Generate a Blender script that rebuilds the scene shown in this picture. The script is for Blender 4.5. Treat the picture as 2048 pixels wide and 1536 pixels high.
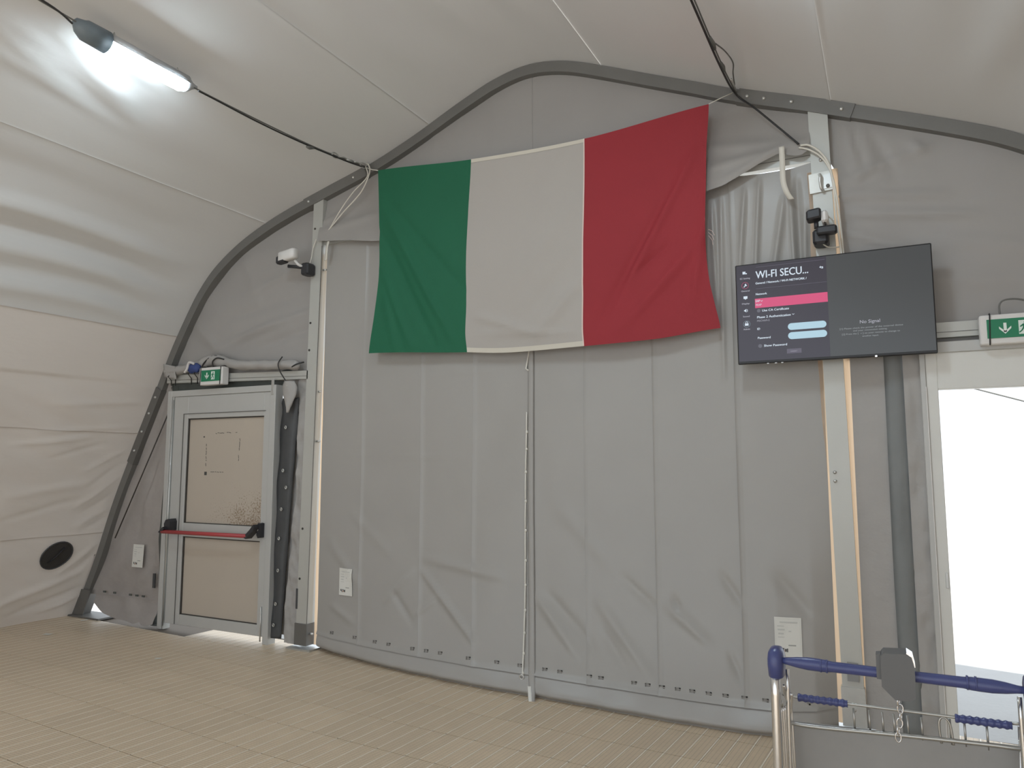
import bpy, math, random
from mathutils import Vector, Matrix, noise

random.seed(7)
for o in list(bpy.data.objects):
    bpy.data.objects.remove(o, do_unlink=True)
SC = bpy.context.scene
COL = SC.collection

# ------------------------------------------------------------------ camera
F_PX, YAW, PITCH, ROLL = 1477.78, 0.4730, 0.1061, 0.0003
CAM = Vector((2.2522, -4.6683, 1.4852))
cam_d = bpy.data.cameras.new('camera')
cam_d.sensor_fit = 'HORIZONTAL'; cam_d.sensor_width = 36.0
cam_d.lens = F_PX * 36.0 / 2048.0
cam_d.clip_start = 0.05; cam_d.clip_end = 300
cam = bpy.data.objects.new('camera', cam_d); COL.objects.link(cam)
fw = Vector((-math.sin(YAW)*math.cos(PITCH), math.cos(YAW)*math.cos(PITCH), math.sin(PITCH)))
rt = Vector((math.cos(YAW), math.sin(YAW), 0)); up = rt.cross(fw)
m = Matrix((rt, up, -fw)).transposed().to_4x4(); m.translation = CAM
cam.matrix_world = m
SC.camera = cam

# ------------------------------------------------------------------ world, sun, exposure
w = bpy.data.worlds.new('sky'); SC.world = w; w.use_nodes = True
bg = w.node_tree.nodes['Background']
bg.inputs[0].default_value = (0.86, 0.93, 1.0, 1); bg.inputs[1].default_value = 2.0
sun_d = bpy.data.lights.new('sun', 'SUN'); sun_d.energy = 8.0; sun_d.angle = 0.01
sun_d.color = (1.0, 0.95, 0.88)
sun = bpy.data.objects.new('sun', sun_d); COL.objects.link(sun)
sun.rotation_euler = Vector((0.35, 0.5, -1.0)).to_track_quat('-Z', 'Y').to_euler()
VS = SC.view_settings
VS.view_transform = 'Standard'; VS.look = 'None'; VS.exposure = -0.20; VS.gamma = 1.0
VS.use_curve_mapping = False

# ------------------------------------------------------------------ materials
MATS = {}
def mat(name, col, rough=0.6, metal=0.0, var=0.0, vscale=6.0, bump=0.0, bscale=60.0, trans=0.0,
        spec=0.5, emit=None, estr=0.0, stretch=(1, 1, 1), tcol=None, rnd=0.0, bdist=0.01, coat=0.0):
    if name in MATS: return MATS[name]
    M = bpy.data.materials.new(name); M.use_nodes = True
    nt = M.node_tree; P = nt.nodes['Principled BSDF']; out = nt.nodes['Material Output']
    P.inputs['Base Color'].default_value = (*col, 1)
    P.inputs['Roughness'].default_value = rough
    P.inputs['Metallic'].default_value = metal
    P.inputs['Specular IOR Level'].default_value = spec
    P.inputs['Coat Weight'].default_value = coat
    if emit:
        P.inputs['Emission Color'].default_value = (*emit, 1); P.inputs['Emission Strength'].default_value = estr
    tc = None
    def coords():
        nonlocal tc
        if tc is None:
            t = nt.nodes.new('ShaderNodeTexCoord'); mp = nt.nodes.new('ShaderNodeMapping')
            mp.inputs['Scale'].default_value = stretch
            nt.links.new(t.outputs['Object'], mp.inputs['Vector']); tc = mp.outputs['Vector']
        return tc
    csock = None
    if var > 0:
        n = nt.nodes.new('ShaderNodeTexNoise'); n.inputs['Scale'].default_value = vscale
        n.inputs['Detail'].default_value = 5; n.inputs['Roughness'].default_value = 0.6
        nt.links.new(coords(), n.inputs['Vector'])
        mx = nt.nodes.new('ShaderNodeMix'); mx.data_type = 'RGBA'
        mx.inputs['A'].default_value = (*[c*(1-var) for c in col], 1)
        mx.inputs['B'].default_value = (*[min(1, c*(1+var)) for c in col], 1)
        nt.links.new(n.outputs['Fac'], mx.inputs['Factor'])
        csock = mx.outputs['Result']
    if rnd > 0:
        oi = nt.nodes.new('ShaderNodeObjectInfo'); hs = nt.nodes.new('ShaderNodeHueSaturation')
        mr = nt.nodes.new('ShaderNodeMapRange'); mr.inputs['To Min'].default_value = 1-rnd; mr.inputs['To Max'].default_value = 1+rnd
        nt.links.new(oi.outputs['Random'], mr.inputs['Value']); nt.links.new(mr.outputs['Result'], hs.inputs['Value'])
        if csock: nt.links.new(csock, hs.inputs['Color'])
        else: hs.inputs['Color'].default_value = (*col, 1)
        csock = hs.outputs['Color']
    if csock: nt.links.new(csock, P.inputs['Base Color'])
    nrm = None
    if bump > 0:
        n2 = nt.nodes.new('ShaderNodeTexNoise'); n2.inputs['Scale'].default_value = bscale
        n2.inputs['Detail'].default_value = 4; nt.links.new(coords(), n2.inputs['Vector'])
        b = nt.nodes.new('ShaderNodeBump'); b.inputs['Strength'].default_value = bump; b.inputs['Distance'].default_value = bdist
        nt.links.new(n2.outputs['Fac'], b.inputs['Height']); nrm = b.outputs['Normal']
        nt.links.new(nrm, P.inputs['Normal'])
    if trans > 0:
        T = nt.nodes.new('ShaderNodeBsdfTranslucent'); T.inputs['Color'].default_value = (*(tcol or col), 1)
        X = nt.nodes.new('ShaderNodeMixShader'); X.inputs['Fac'].default_value = trans
        nt.links.new(P.outputs['BSDF'], X.inputs[1]); nt.links.new(T.outputs['BSDF'], X.inputs[2])
        nt.links.new(X.outputs['Shader'], out.inputs['Surface'])
    MATS[name] = M
    return M

ROOF_T = 0.026
mat('roof_fabric', (0.555, 0.547, 0.53), 0.62, var=0.05, vscale=1.5, bump=0.25, bscale=5, trans=ROOF_T, stretch=(1, .35, 1), tcol=(.80, .78, .75), bdist=.02, spec=.35)
mat('side_fabric', (0.64, 0.59, 0.55), 0.62, var=0.06, vscale=2.0, bump=0.3, bscale=5, trans=ROOF_T, stretch=(1, .4, 1), tcol=(.80, .76, .70), bdist=.02, spec=.35)
mat('gable_fabric', (0.345, 0.328, 0.312), 0.58, var=0.06, vscale=2.0, bump=0.3, bscale=6, trans=0.012, bdist=.015, spec=.4)
mat('curtain_fabric', (0.355, 0.341, 0.321), 0.36, var=0.04, vscale=2.5, bump=0.25, bscale=5, trans=0.015, bdist=.012, spec=.5)
mat('strip_fabric', (0.38, 0.365, 0.35), 0.55, var=0.08, vscale=6, bump=0.5, bscale=14, trans=0.012, bdist=.012)
mat('dirty_fabric', (0.35, 0.32, 0.30), 0.6, var=0.16, vscale=5, bump=0.5, bscale=9, trans=0.012, bdist=.015)
mat('keder', (0.7, 0.60, 0.48), 0.5, trans=0.5, tcol=(1.0, .70, .45))
mat('rubber_hazed', (0.20, 0.21, 0.21), 0.55, var=0.15, vscale=6, bump=.3, bscale=10)  # flap rubber with its colour lightened to stand in for doorway haze
mat('aluminium', (0.50, 0.50, 0.47), 0.42, metal=0.25, var=0.05, vscale=4, bump=.05, bscale=40)
mat('alu_arch', (0.20, 0.195, 0.185), 0.5, metal=0.35, var=0.12, vscale=5, bump=.08, bscale=30)
mat('alu_dark', (0.17, 0.165, 0.155), 0.5, metal=0.4, var=0.15, vscale=6)
mat('galv', (0.55, 0.56, 0.55), 0.32, metal=0.75, var=0.12, vscale=14)
mat('chrome', (0.72, 0.73, 0.74), 0.2, metal=0.95)
mat('bolt_steel', (0.62, 0.62, 0.6), 0.3, metal=0.7)
mat('door_alu', (0.50, 0.50, 0.485), 0.45, metal=0.15, var=0.05, vscale=5)
mat('gasket', (0.05, 0.045, 0.04), 0.7)
mat('rubber', (0.06, 0.062, 0.065), 0.5, var=0.25, vscale=8, bump=.3, bscale=10)
mat('rubber_green', (0.085, 0.095, 0.088), 0.55, var=0.25, vscale=6, bump=.3, bscale=10)
mat('black_plastic', (0.028, 0.028, 0.032), 0.45)
mat('red_bar', (0.42, 0.055, 0.06), 0.4)
mat('white_plastic', (0.72, 0.70, 0.68), 0.4)
mat('white_paint', (0.70, 0.70, 0.67), 0.45, var=0.04)
mat('sign_green', (0.010, 0.20, 0.095), 0.35)
mat('sign_white', (0.78, 0.85, 0.80), 0.4)
mat('loop_grey', (0.285, 0.272, 0.255), 0.6)
mat('plate_steel', (0.62, 0.61, 0.57), 0.42, metal=.45, var=.06, vscale=20)
mat('rope_white', (0.72, 0.70, 0.64), 0.7)
mat('rope_grey', (0.16, 0.16, 0.15), 0.6)
mat('cable_black', (0.025, 0.025, 0.025), 0.55)
mat('cable_white', (0.70, 0.67, 0.60), 0.5)
mat('blue_cloth', (0.035, 0.06, 0.20), 0.65, var=.2, vscale=20)
mat('paper', (0.70, 0.69, 0.645), 0.7, var=.03, vscale=10)
mat('print_grey', (0.36, 0.36, 0.34), 0.7)
mat('print_light', (0.55, 0.55, 0.52), 0.7)
mat('print_dark', (0.06, 0.06, 0.06), 0.7)
mat('print_orange', (0.55, 0.2, 0.07), 0.7)
mat('flag_green', (0.008, 0.125, 0.060), 0.75, var=.07, vscale=3, bump=.15, bscale=200, trans=.05, tcol=(.01, .3, .13))
mat('flag_white', (0.46, 0.43, 0.40), 0.75, var=.03, vscale=3, bump=.15, bscale=200, trans=.06)
mat('flag_red', (0.32, 0.024, 0.034), 0.75, var=.07, vscale=3, bump=.15, bscale=200, trans=.05, tcol=(.6, .04, .05))
mat('flag_hem', (0.62, 0.58, 0.50), 0.75)
mat('thread', (0.75, 0.6, 0.55), 0.8)
mat('vent_mesh', (0.045, 0.042, 0.040), 0.7, bump=.6, bscale=120, var=.2, vscale=12)
mat('trolley_blue', (0.055, 0.07, 0.20), 0.30, var=.12, vscale=30)  # blue muted in the base colour to carry the haze over the handle
mat('trolley_grey', (0.27, 0.27, 0.265), 0.45, var=.12, vscale=8)
mat('trolley_box', (0.11, 0.115, 0.12), 0.4)  # grey raised to take in the haze over the coin lock
mat('trolley_wire', (0.42, 0.42, 0.40), 0.32, metal=.8)
mat('tyre', (0.02, 0.02, 0.02), 0.8)
mat('lamp_grey', (0.16, 0.20, 0.23), 0.45)
mat('lamp_tray', (0.45, 0.46, 0.47), 0.4)
mat('lamp_glow', (0.9, 0.9, 0.9), 0.3, emit=(0.74, 0.89, 1.0), estr=120.0)
mat('tv_case', (0.012, 0.012, 0.014), 0.35)
mat('tv_screen', (0.004, 0.004, 0.005), 0.22, emit=(0.062, 0.066, 0.068), estr=1.0)
mat('tv_menu', (0.004, 0.004, 0.005), 0.22, emit=(0.042, 0.037, 0.052), estr=1.0)
mat('tv_line', (0.004, 0.004, 0.005), 0.3, emit=(0.12, 0.11, 0.15), estr=1.0)
mat('tv_dot', (0.004, 0.004, 0.005), 0.3, emit=(0.13, 0.13, 0.16), estr=1.0)
mat('tv_white', (0.004, 0.004, 0.005), 0.3, emit=(0.72, 0.82, 0.92), estr=1.0)
mat('tv_grey', (0.004, 0.004, 0.005), 0.3, emit=(0.40, 0.40, 0.46), estr=1.0)
mat('tv_dim', (0.004, 0.004, 0.005), 0.3, emit=(0.26, 0.28, 0.29), estr=1.0)
mat('tv_pink', (0.004, 0.004, 0.005), 0.3, emit=(0.72, 0.085, 0.215), estr=1.0)
mat('tv_field', (0.004, 0.004, 0.005), 0.3, emit=(0.48, 0.70, 0.82), estr=1.0)
mat('tv_led', (0.1, 0.1, 0.1), 0.3, emit=(1, 1, 1), estr=3.0)
mat('floor_tile', (0.68, 0.545, 0.39), 0.42, var=0.14, vscale=3.5, bump=.35, bscale=55, rnd=.05, bdist=.004, spec=.5)
mat('floor_rib', (0.80, 0.72, 0.60), 0.42, var=0.10, vscale=5, spec=.5)
mat('floor_base', (0.13, 0.105, 0.08), 0.8)
mat('concrete', (0.46, 0.46, 0.455), 0.9, var=0.12, vscale=2.5, bump=.3, bscale=30)

def floor_tread():
    nt=MATS['floor_tile'].node_tree; P=nt.nodes['Principled BSDF']; b0=P.inputs['Normal'].links[0].from_node
    t=nt.nodes.new('ShaderNodeTexCoord'); mp=nt.nodes.new('ShaderNodeMapping'); mp.inputs['Rotation'].default_value=(0,0,.065)
    nt.links.new(t.outputs['Object'],mp.inputs['Vector'])
    br=nt.nodes.new('ShaderNodeTexBrick'); br.inputs['Scale'].default_value=1.0; br.inputs['Brick Width'].default_value=.023; br.inputs['Row Height'].default_value=.0177
    br.inputs['Mortar Size'].default_value=.0022; br.inputs['Color1'].default_value=(1,1,1,1); br.inputs['Color2'].default_value=(.9,.9,.9,1); br.inputs['Mortar'].default_value=(.0,.0,.0,1); br.offset=0
    nt.links.new(mp.outputs['Vector'],br.inputs['Vector'])
    b=nt.nodes.new('ShaderNodeBump'); b.inputs['Strength'].default_value=.5; b.inputs['Distance'].default_value=.002
    nt.links.new(br.outputs['Color'],b.inputs['Height']); nt.links.new(b0.outputs['Normal'],b.inputs['Normal']); nt.links.new(b.outputs['Normal'],P.inputs['Normal'])
    mx=nt.nodes.new('ShaderNodeMix'); mx.data_type='RGBA'; mx.blend_type='MULTIPLY'; mx.inputs['Factor'].default_value=.22
    src=P.inputs['Base Color'].links[0].from_socket; nt.links.new(src,mx.inputs['A']); nt.links.new(br.outputs['Color'],mx.inputs['B']); nt.links.new(mx.outputs['Result'],P.inputs['Base Color'])
floor_tread()
def door_panel_mat():
    M = mat('door_board', (0.49, 0.43, 0.36), 0.55, var=.05, vscale=3)
    nt = M.node_tree; P = nt.nodes['Principled BSDF']
    src = P.inputs['Base Color'].links[0].from_socket
    t = nt.nodes.new('ShaderNodeTexCoord')
    sep = nt.nodes.new('ShaderNodeSeparateXYZ'); nt.links.new(t.outputs['Object'], sep.inputs[0])
    n = nt.nodes.new('ShaderNodeTexNoise'); n.inputs['Scale'].default_value = 70; n.inputs['Detail'].default_value = 3
    nt.links.new(t.outputs['Object'], n.inputs['Vector'])
    n3 = nt.nodes.new('ShaderNodeTexNoise'); n3.inputs['Scale'].default_value = 5; n3.inputs['Detail'].default_value = 3
    nt.links.new(t.outputs['Object'], n3.inputs['Vector'])
    # splash dirt with its own shape: grows towards the lower right corner of the upper board (x 1.0, z 0)
    a = nt.nodes.new('ShaderNodeMapRange'); a.inputs['From Min'].default_value = 0.42; a.inputs['From Max'].default_value = 0.0
    nt.links.new(sep.outputs['Z'], a.inputs['Value'])
    b = nt.nodes.new('ShaderNodeMapRange'); b.inputs['From Min'].default_value = 0.1; b.inputs['From Max'].default_value = 0.9
    nt.links.new(sep.outputs['X'], b.inputs['Value'])
    mu = nt.nodes.new('ShaderNodeMath'); mu.operation = 'MULTIPLY'
    nt.links.new(a.outputs['Result'], mu.inputs[0]); nt.links.new(b.outputs['Result'], mu.inputs[1])
    mu3 = nt.nodes.new('ShaderNodeMath'); mu3.operation = 'MULTIPLY'
    nt.links.new(mu.outputs[0], mu3.inputs[0]); nt.links.new(n3.outputs['Fac'], mu3.inputs[1])
    ad = nt.nodes.new('ShaderNodeMath'); ad.operation = 'MULTIPLY_ADD'
    nt.links.new(mu3.outputs[0], ad.inputs[0]); ad.inputs[1].default_value = 0.75; nt.links.new(n.outputs['Fac'], ad.inputs[2])
    th = nt.nodes.new('ShaderNodeMapRange'); th.inputs['From Min'].default_value = 0.70; th.inputs['From Max'].default_value = 0.84
    th.inputs['To Max'].default_value = 0.75
    nt.links.new(ad.outputs[0], th.inputs['Value'])
    mx = nt.nodes.new('ShaderNodeMix'); mx.data_type = 'RGBA'
    nt.links.new(th.outputs['Result'], mx.inputs['Factor']); nt.links.new(src, mx.inputs['A'])
    mx.inputs['B'].default_value = (0.20, 0.13, 0.07, 1)
    nt.links.new(mx.outputs['Result'], P.inputs['Base Color'])
    return M
door_panel_mat()
mat('door_board_plain', (0.49, 0.43, 0.36), 0.55, var=.06, vscale=3)

# ------------------------------------------------------------------ builders
def tag(o, label=None, cat=None, group=None, kind=None):
    if label: o['label'] = label
    if cat: o['category'] = cat
    if group: o['group'] = group
    if kind: o['kind'] = kind
    return o
def empty(name, loc, label=None, cat=None, group=None, kind=None):
    o = bpy.data.objects.new(name, None); o.empty_display_size = 0.05
    COL.objects.link(o); o.location = loc
    return tag(o, label, cat, group, kind)

class MB:
    def __init__(s): s.v = []; s.f = []; s.mi = []
    def _add(s, vs, fs, mi=0):
        b = len(s.v); s.v += [tuple(p) for p in vs]
        s.f += [tuple(b+i for i in f) for f in fs]; s.mi += [mi]*len(fs); return s
    def box(s, lo, hi, mi=0):
        x0, y0, z0 = lo; x1, y1, z1 = hi
        return s.hexa([(x0,y0,z0),(x1,y0,z0),(x1,y1,z0),(x0,y1,z0),(x0,y0,z1),(x1,y0,z1),(x1,y1,z1),(x0,y1,z1)], mi)
    def hexa(s, v, mi=0):
        return s._add(v, [(0,3,2,1),(4,5,6,7),(0,1,5,4),(1,2,6,5),(2,3,7,6),(3,0,4,7)], mi)
    def bbox(s, lo, hi, b=0.004, mi=0):
        """box with chamfered vertical and horizontal edges"""
        x0,y0,z0 = lo; x1,y1,z1 = hi; V=[]; 
        def ring(z, k): return [(x0+b+k,y0+k,z),(x1-b-k,y0+k,z),(x1-k,y0+b+k,z),(x1-k,y1-b-k,z),(x1-b-k,y1-k,z),(x0+b+k,y1-k,z),(x0+k,y1-b-k,z),(x0+k,y0+b+k,z)]
        rs = [ring(z0, b*.7), ring(z0+b, 0), ring(z1-b, 0), ring(z1, b*.7)]
        for r in rs: V += r
        Fs = [tuple(range(7,-1,-1)), tuple(range(24,32))]
        for k in range(3):
            for i in range(8):
                j=(i+1)%8; Fs.append((k*8+i,k*8+j,k*8+8+j,k*8+8+i))
        return s._add(V, Fs, mi)
    def tube(s, path, r, n=8, mi=0, caps=True, closed=False):
        P = [Vector(p) for p in path]; N = len(P)
        rr = r if hasattr(r, '__len__') else [r]*N
        V=[]; Fs=[]; prev=None
        for i,p in enumerate(P):
            if closed: t = (P[(i+1)%N]-P[i-1])
            else: t = (P[min(i+1,N-1)]-P[max(i-1,0)])
            t = t.normalized() if t.length>1e-9 else Vector((0,0,1))
            if prev is None:
                a = Vector((0,0,1)) if abs(t.z)<.9 else Vector((1,0,0))
                u = t.cross(a).normalized()
            else:
                u = (prev - t*prev.dot(t))
                u = u.normalized() if u.length>1e-6 else t.orthogonal().normalized()
            prev = u; v2 = t.cross(u)
            for k in range(n):
                a = 2*math.pi*k/n; V.append(p+(u*math.cos(a)+v2*math.sin(a))*rr[i])
        for i in range(N if closed else N-1):
            i2=(i+1)%N
            for k in range(n):
                k2=(k+1)%n; Fs.append((i*n+k,i*n+k2,i2*n+k2,i2*n+k))
        if caps and not closed:
            Fs.append(tuple(range(n-1,-1,-1))); Fs.append(tuple((N-1)*n+k for k in range(n)))
        return s._add(V, Fs, mi)
    def cyl(s, a, b, r, n=12, mi=0): return s.tube([a,b], r, n, mi)
    def prism(s, poly, ya, yb, mi=0):
        """polygon in XZ extruded along Y from ya (front) to yb"""
        n=len(poly); V=[(x,ya,z) for x,z in poly]+[(x,yb,z) for x,z in poly]
        area = sum(poly[i][0]*poly[(i+1)%n][1]-poly[(i+1)%n][0]*poly[i][1] for i in range(n))
        Fs=[tuple(range(n)), tuple(range(2*n-1,n-1,-1))]+[(i,n+i,n+(i+1)%n,(i+1)%n) for i in range(n)]
        if area<0: Fs=[tuple(reversed(f)) for f in Fs]
        return s._add(V,Fs,mi)
    def grid(s, fn, nu, nv, mi=0):
        V=[fn(i/nu,j/nv) for j in range(nv+1) for i in range(nu+1)]
        Fs=[(j*(nu+1)+i,j*(nu+1)+i+1,(j+1)*(nu+1)+i+1,(j+1)*(nu+1)+i) for j in range(nv) for i in range(nu)]
        return s._add(V,Fs,mi)
    def ball(s, c, rx, ry, rz, nu=12, nv=8, mi=0):
        V=[];Fs=[]
        for j in range(nv+1):
            t=math.pi*j/nv
            for i in range(nu):
                a=2*math.pi*i/nu; V.append((c[0]+rx*math.sin(t)*math.cos(a),c[1]+ry*math.sin(t)*math.sin(a),c[2]+rz*math.cos(t)))
        for j in range(nv):
            for i in range(nu):
                i2=(i+1)%nu; Fs.append((j*nu+i,(j+1)*nu+i,(j+1)*nu+i2,j*nu+i2))
        return s._add(V,Fs,mi)
    def build(s, name, mats, parent=None, smooth=False, origin=None):
        if not isinstance(mats,(list,tuple)): mats=[mats]
        v = s.v
        off = Vector((0,0,0))
        if parent is not None: off = parent_world(parent)
        if origin is not None: oo = Vector(origin)
        else: oo = off if parent is not None else Vector(v[0])*0
        me=bpy.data.meshes.new(name); me.from_pydata([tuple(Vector(p)-oo) for p in v],[],s.f)
        for q in mats: me.materials.append(MATS[q])
        if len(mats)>1: me.polygons.foreach_set('material_index', s.mi)
        if smooth: me.polygons.foreach_set('use_smooth',[True]*len(me.polygons))
        me.update()
        o=bpy.data.objects.new(name,me); COL.objects.link(o)
        if parent is not None:
            o.parent=parent; o.location = oo-off
        else: o.location = oo
        return o
def parent_world(o):
    p=Vector(o.location)
    while o.parent is not None: o=o.parent; p+=Vector(o.location)
    return p
def thicken(o, t, offset=-1.0):
    md=o.modifiers.new('thickness','SOLIDIFY'); md.thickness=t; md.offset=offset; return o
def bez(pts, n=8):
    """Catmull-Rom through the points"""
    P=[Vector(p) for p in pts]; out=[]
    for i in range(len(P)-1):
        a=P[max(i-1,0)];b=P[i];c=P[i+1];d=P[min(i+2,len(P)-1)]
        for k in range(n):
            t=k/n
            out.append(0.5*((2*b)+(c-a)*t+(2*a-5*b+4*c-d)*t*t+(3*b-a-3*c+d)*t**3))
    out.append(P[-1]); return out
def lerp(a,b,t): return a+(b-a)*t
def sm(a,b,x):
    t=max(0,min(1,(x-a)/(b-a))); return t*t*(3-2*t)
def interp(pts,x):
    if x<=pts[0][0]: return pts[0][1]
    for (x0,y0),(x1,y1) in zip(pts,pts[1:]):
        if x<=x1: return y0+(y1-y0)*(x-x0)/(x1-x0)
    return pts[-1][1]
def nz(x,y,z=0.0): return noise.noise(Vector((x,y,z)))
def ridge(x,z,R):
    d=0
    for (x0,z0,x1,z1,amp,wd) in R:
        dx,dz=x1-x0,z1-z0; L=dx*dx+dz*dz; t=((x-x0)*dx+(z-z0)*dz)/L
        tc=max(0,min(1,t)); ex=max(0,-t,t-1)*math.sqrt(L)
        px,pz=x-(x0+dx*tc),z-(z0+dz*tc); dd=math.hypot(px,pz)
        if dd<4*wd: d+=amp*math.exp(-(dd/wd)**2)*(1-.6*abs(2*tc-1)**3)
    return d

# ------------------------------------------------------------------ tent cross-section (roof line, in the plane of the end wall)
PROF=[(-4.995,-0.05),(-4.714,0.519),(-4.492,1.06),(-4.265,1.53),(-3.935,2.17),(-3.729,2.575),(-3.51,2.93),(-3.391,3.09),(-3.236,3.249),(-3.021,3.40),(-2.778,3.525),(-2.423,3.66),
 (-1.92,3.80),(-1.473,3.92),(-1.053,4.069),(-0.68,4.228),(-0.456,4.318),(-0.304,4.370),(-0.113,4.410),(0.052,4.415),(0.213,4.390),(0.369,4.345),(0.557,4.27),(0.915,4.113),
 (1.216,3.986),(1.469,3.875),(1.911,3.709),(2.13,3.62),(2.635,3.415),(2.971,3.253),(3.26,3.04),(3.50,2.74),(3.72,2.35),(3.935,1.93),(4.3,1.25),(4.63,0.6),(4.97,-0.05)]
_pp=bez([(x,0,z) for x,z in PROF],6)
PS=[(p.x,p.z) for p in _pp]
ARC=[0.0]
for a,b in zip(PS,PS[1:]): ARC.append(ARC[-1]+math.hypot(b[0]-a[0],b[1]-a[1]))
LTOT=ARC[-1]
def prof(s):
    s=max(0,min(LTOT,s))
    import bisect
    i=max(0,min(len(ARC)-2,bisect.bisect_right(ARC,s)-1))
    t=(s-ARC[i])/(ARC[i+1]-ARC[i]); a,b=PS[i],PS[i+1]
    p=(lerp(a[0],b[0],t),lerp(a[1],b[1],t))
    i0=max(0,i-2); i1=min(len(PS)-1,i+3)
    tx,tz=PS[i1][0]-PS[i0][0],PS[i1][1]-PS[i0][1]; L=math.hypot(tx,tz)
    return p,(tz/L,-tx/L)        # inward normal (towards the room)
def s_of_x(x):
    import bisect
    xs=[p[0] for p in PS]; i=max(0,min(len(xs)-2,bisect.bisect_right(xs,x)-1))
    return ARC[i]+(ARC[i+1]-ARC[i])*(x-xs[i])/(xs[i+1]-xs[i])
def roof_z(x): return prof(s_of_x(x))[0][1]
def s_of_zl(z):      # left side, height -> arc length
    lo,hi=0.0,s_of_x(-2.5)
    for _ in range(40):
        mid=(lo+hi)/2
        if prof(mid)[0][1]<z: lo=mid
        else: hi=mid
    return lo

# ------------------------------------------------------------------ floor and ground
FA=-0.065; E1=Vector((math.cos(FA),math.sin(FA),0)); E2=Vector((-math.sin(FA),math.cos(FA),0))
TW,TL=0.374,0.355; F0=Vector((0.828,-1.105,0))
def tile_mesh(mb, o, mi0=0):
    """one interlocking floor module: four raised treads between light ribs"""
    def P(u,v,z): q=o+E1*u+E2*v; return (q.x,q.y,z)
    g=0.0025; sw=TW/4
    def slab(u0,u1,v0,v1,zb,zt,mi,ends=True):
        V=[P(u0,v0,zb),P(u1,v0,zb),P(u1,v1,zb),P(u0,v1,zb),P(u0,v0,zt),P(u1,v0,zt),P(u1,v1,zt),P(u0,v1,zt)]
        Fs=[(4,5,6,7),(1,2,6,5),(3,0,4,7)]
        if ends: Fs+=[(0,1,5,4),(2,3,7,6)]
        mb._add(V,Fs,mi)
    for k in range(4):
        slab(k*sw+.010,(k+1)*sw-.001,g,TL-g,-.012,0.0,0)
        slab(k*sw+.001,k*sw+.009,g,TL-g,-.012,0.0012,1,False)
    return mb
fl=empty('floor',(0,0,0),'beige ribbed plastic modular tent floor','floor',kind='structure')
MB().box((-5.2,-7.5,-.05),(5.2,0.24,-.012)).build('floor_base','floor_base',fl)
def tile_in_view(c):
    if not(-5.4<c.x<2.1 and -2.9<c.y<0.35): return False
    if c.y < -2.43+0.513*(c.x+1.7)-0.35: return False
    if c.x<-1.7 and c.y < -2.43-0.538*(c.x+1.7)-0.35: return False
    return True
proto=None; rest=MB(); ntile=0
for j in range(-26,8):
    for i in range(-20,16):
        o=F0+E1*(i*TW)+E2*(j*TL); c=o+E1*TW/2+E2*TL/2
        if not(-5.25<c.x<5.0 and -7.3<c.y<0.05): continue
        if tile_in_view(c):
            if proto is None:
                proto=tile_mesh(MB(),Vector((0,0,0))).build('floor_tile',['floor_tile','floor_rib'],fl); t=proto
            else:
                t=proto.copy(); COL.objects.link(t); t.parent=fl
            t.location=o; ntile+=1
        else: tile_mesh(rest,o)
rs=rest.build('floor_tile_field',['floor_tile','floor_rib'],fl); rs['kind']='stuff'

gd=MB(); gd.grid(lambda u,v:(lerp(-30,30,u),lerp(-30,45,v),-.06+0.0*u),8,8)
tag(gd.build('ground','concrete'),'pale sunlit concrete ground outside the open doorway','ground',kind='structure')

# ------------------------------------------------------------------ tent skin: roof and side walls
YS=[0.13,0.05,0.0]+[-0.03*k for k in range(1,51)]+[-1.5-0.06*k for k in range(1,32)]+[-3.6,-4.0,-4.5,-5,-5.6,-6.2,-6.8,-7.4]
FOLD=[ # (x on the left eave side / arc length, width, amplitude): loose folds running along the tent
 (s_of_zl(3.24),.075,.055),(s_of_zl(3.09),.055,-.045),(s_of_zl(2.97),.06,.042),(s_of_zl(2.84),.055,-.034),(s_of_zl(2.73),.06,.036),
 (s_of_zl(3.42),.10,-.012),(s_of_x(-0.55),.09,.020),(s_of_x(-0.32),.07,-.018),(s_of_x(-0.12),.06,.018),(s_of_x(0.08),.06,-.016),(s_of_x(0.25),.07,.014),
 (s_of_x(1.1),.15,.010),(s_of_x(2.75),.10,.016),(s_of_x(-1.75),.14,-.016)]
RSIDE=[(y0,s_of_zl(z0),y1,s_of_zl(z1),a,w_) for (y0,z0,y1,z1,a,w_) in (
 (-.04,1.34,-.36,1.06,.013,.020),(-.03,1.20,-.28,1.00,-.011,.018),(-.02,1.06,-.30,.88,.012,.020),(-.02,.96,-.22,.84,-.010,.016),
 (-.12,1.82,-.95,1.74,.010,.020),(-.45,1.72,-1.1,1.62,.012,.022),(-.30,1.66,-.75,1.52,-.010,.020),(-.08,1.60,-.40,1.40,.010,.020),(-.05,1.48,-.30,1.26,-.009,.018),
 (-.03,.72,-.32,.44,.014,.024),(-.02,.62,-.22,.40,-.012,.02),(-.10,.44,-.85,.20,.020,.035),(-.04,.28,-.60,.10,-.018,.03),(-.04,.20,-.35,.08,.016,.02),
 (-.2,2.3,-1.2,2.22,.010,.04),(-.1,2.05,-.9,1.98,.010,.03),(-.3,1.30,-1.0,1.20,.012,.04),(-.35,1.15,-1.0,.98,-.010,.03))]
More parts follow.
